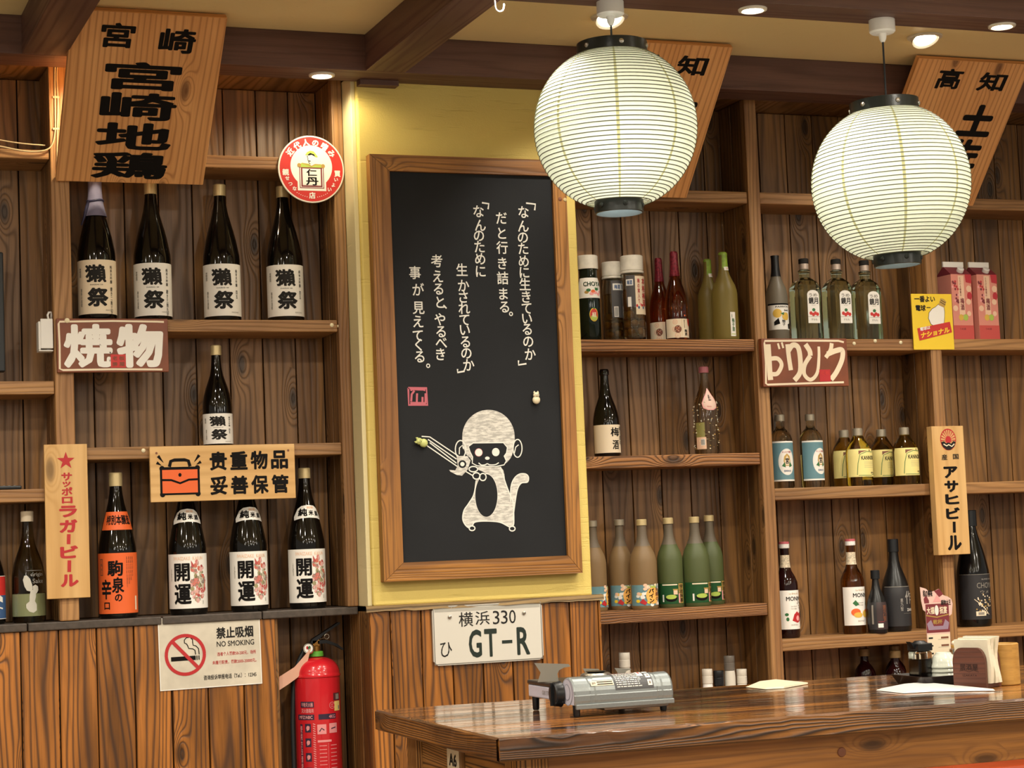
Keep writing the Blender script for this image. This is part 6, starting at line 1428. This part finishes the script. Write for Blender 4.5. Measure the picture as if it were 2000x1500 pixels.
m = MB(); m.box(-.02, .02, EXR-.004, 5.633-5.542, .25, .29, STEEL, 'x'); m.box(-.02, .02, EXR-.004, 5.633-5.542, .06, .09, STEEL, 'x'); m.build('wall_bracket', o)

# ------------------------------------------------------------------ small things at the left edge
P = onY(0, 540, YL+.02)
o = thing('television', 'black edge of a screen standing in the left shelving, cut by the picture', 'television', (onY(7.5, 540, YL+.03).x-.36, YL+.045, EYE+.4866))
m = MB(); m.box(-.36, .36, -.012, .018, .028, .355, BLACKPL, 'x'); m.build('bezel', o, bevel=.004)
m = MB(); m.box(-.345, .345, -.0135, -.0125, .05, .343, plain('dark_screen', '0c1622', .08), 'x'); m.build('screen', o)
m = MB(); m.box(-.16, .16, -.05, .05, .0003, .008, BLACKPL, 'x'); m.box(-.04, .04, -.006, .012, .008, .0275, BLACKPL, 'x'); m.build('stand', o, bevel=.002)
o = thing('remote_control', 'thin black stick lying on the lowest left shelf edge', 'remote control', (onY(10, 953, YL+.03).x, YL+.03, EYE+.1956))
m = MB(); m.box(-.06, .042, -.016, .016, 0, .010, BLACKPL, 'x'); m.build('casing', o, bevel=.003)
m = MB()
for k in range(6): m.lathe([(.004, 0), (.003, .0012), (0, .0014)], GREYINK, 10, Matrix.Translation((-.045+.014*k, 0, .0101)))
m.build('buttons', o)
# white holder clipped to the post
P = onY(91, 650, YL-.02)
o = thing('plastic_holder', 'white plastic holder clipped to the post left of the red-brown character sign', 'holder', (onX(98, 680, .786).x-.001, YL+.02, onY(98, 684, YL).z))
m = MB(); m.box(-.034, -.001, -.030, -.024, .004, .085, WHITEPL, 'z'); m.box(-.040, -.034, -.030, .012, .0, .078, WHITEPL, 'z'); m.box(-.034, -.001, .006, .012, .0, .078, WHITEPL, 'z'); m.box(-.040, -.001, -.030, .012, -.004, .0, WHITEPL, 'x'); m.build('pocket', o, bevel=.002)
m = MB(); m.tube([(-.012, -.026, .084), (-.014, -.024, .095), (-.010, -.020, .103), (-.004, -.016, .104), (-.002, -.010, .098), (-.002, -.008, .084)], .003, WHITEPL, 8); m.build('hook', o)
# cables along the post and shelf
CBL = plain('cream_cable', 'cdb68c', .5); V_ = lambda px, py, Y=YL-.009: onY(px, py, Y)
def cable(label, pts, r__):
    m = MB(); P_ = [Vector(p_) for p_ in pts]; q_ = []
    for i in range(len(P_)-1):
        p0, p1, p2, p3 = P_[max(i-1, 0)], P_[i], P_[i+1], P_[min(i+2, len(P_)-1)]
        for k in range(6):
            t = k/6; q_.append(.5*((2*p1)+(p2-p0)*t+(2*p0-5*p1+4*p2-p3)*t*t+(3*p1-p0-3*p2+p3)*t**3))
    q_.append(P_[-1]); m.tube(q_, r__, CBL, 8); return tag(m.build('cable'), label, 'cable')
cable('cream cable running down the post beside the big hanging board and along the shelf', [V_(108, 118), V_(107, 160), V_(108, 240), V_(107, 262), V_(102, 282), V_(90, 293), V_(60, 296), V_(30, 292), V_(0, 286), V_(-60, 279)], .0022)
cable('second cream cable stapled to the post close behind the first', [V_(113, 118), V_(111, 150), V_(113, 200), V_(112, 255), V_(111, 330)], .0018)
cable('thin dark-shadowed cable draped along the upper left shelf edge', [V_(88, 284), V_(50, 281), V_(20, 277), V_(-10, 272), V_(-50, 268)], .0018)
for px, py in ((109, 190), (109, 252)):
    m = MB(); P = V_(px, py, YL-.0065); m.box(P.x-.009, P.x+.009, P.y-.004, P.y, P.z-.003, P.z+.003, CBL, 'x'); tag(m.build('cable_clip', bevel=.001), 'small cream cable clip on the post, %s one' % ('upper' if py < 200 else 'lower'), 'cable clip')
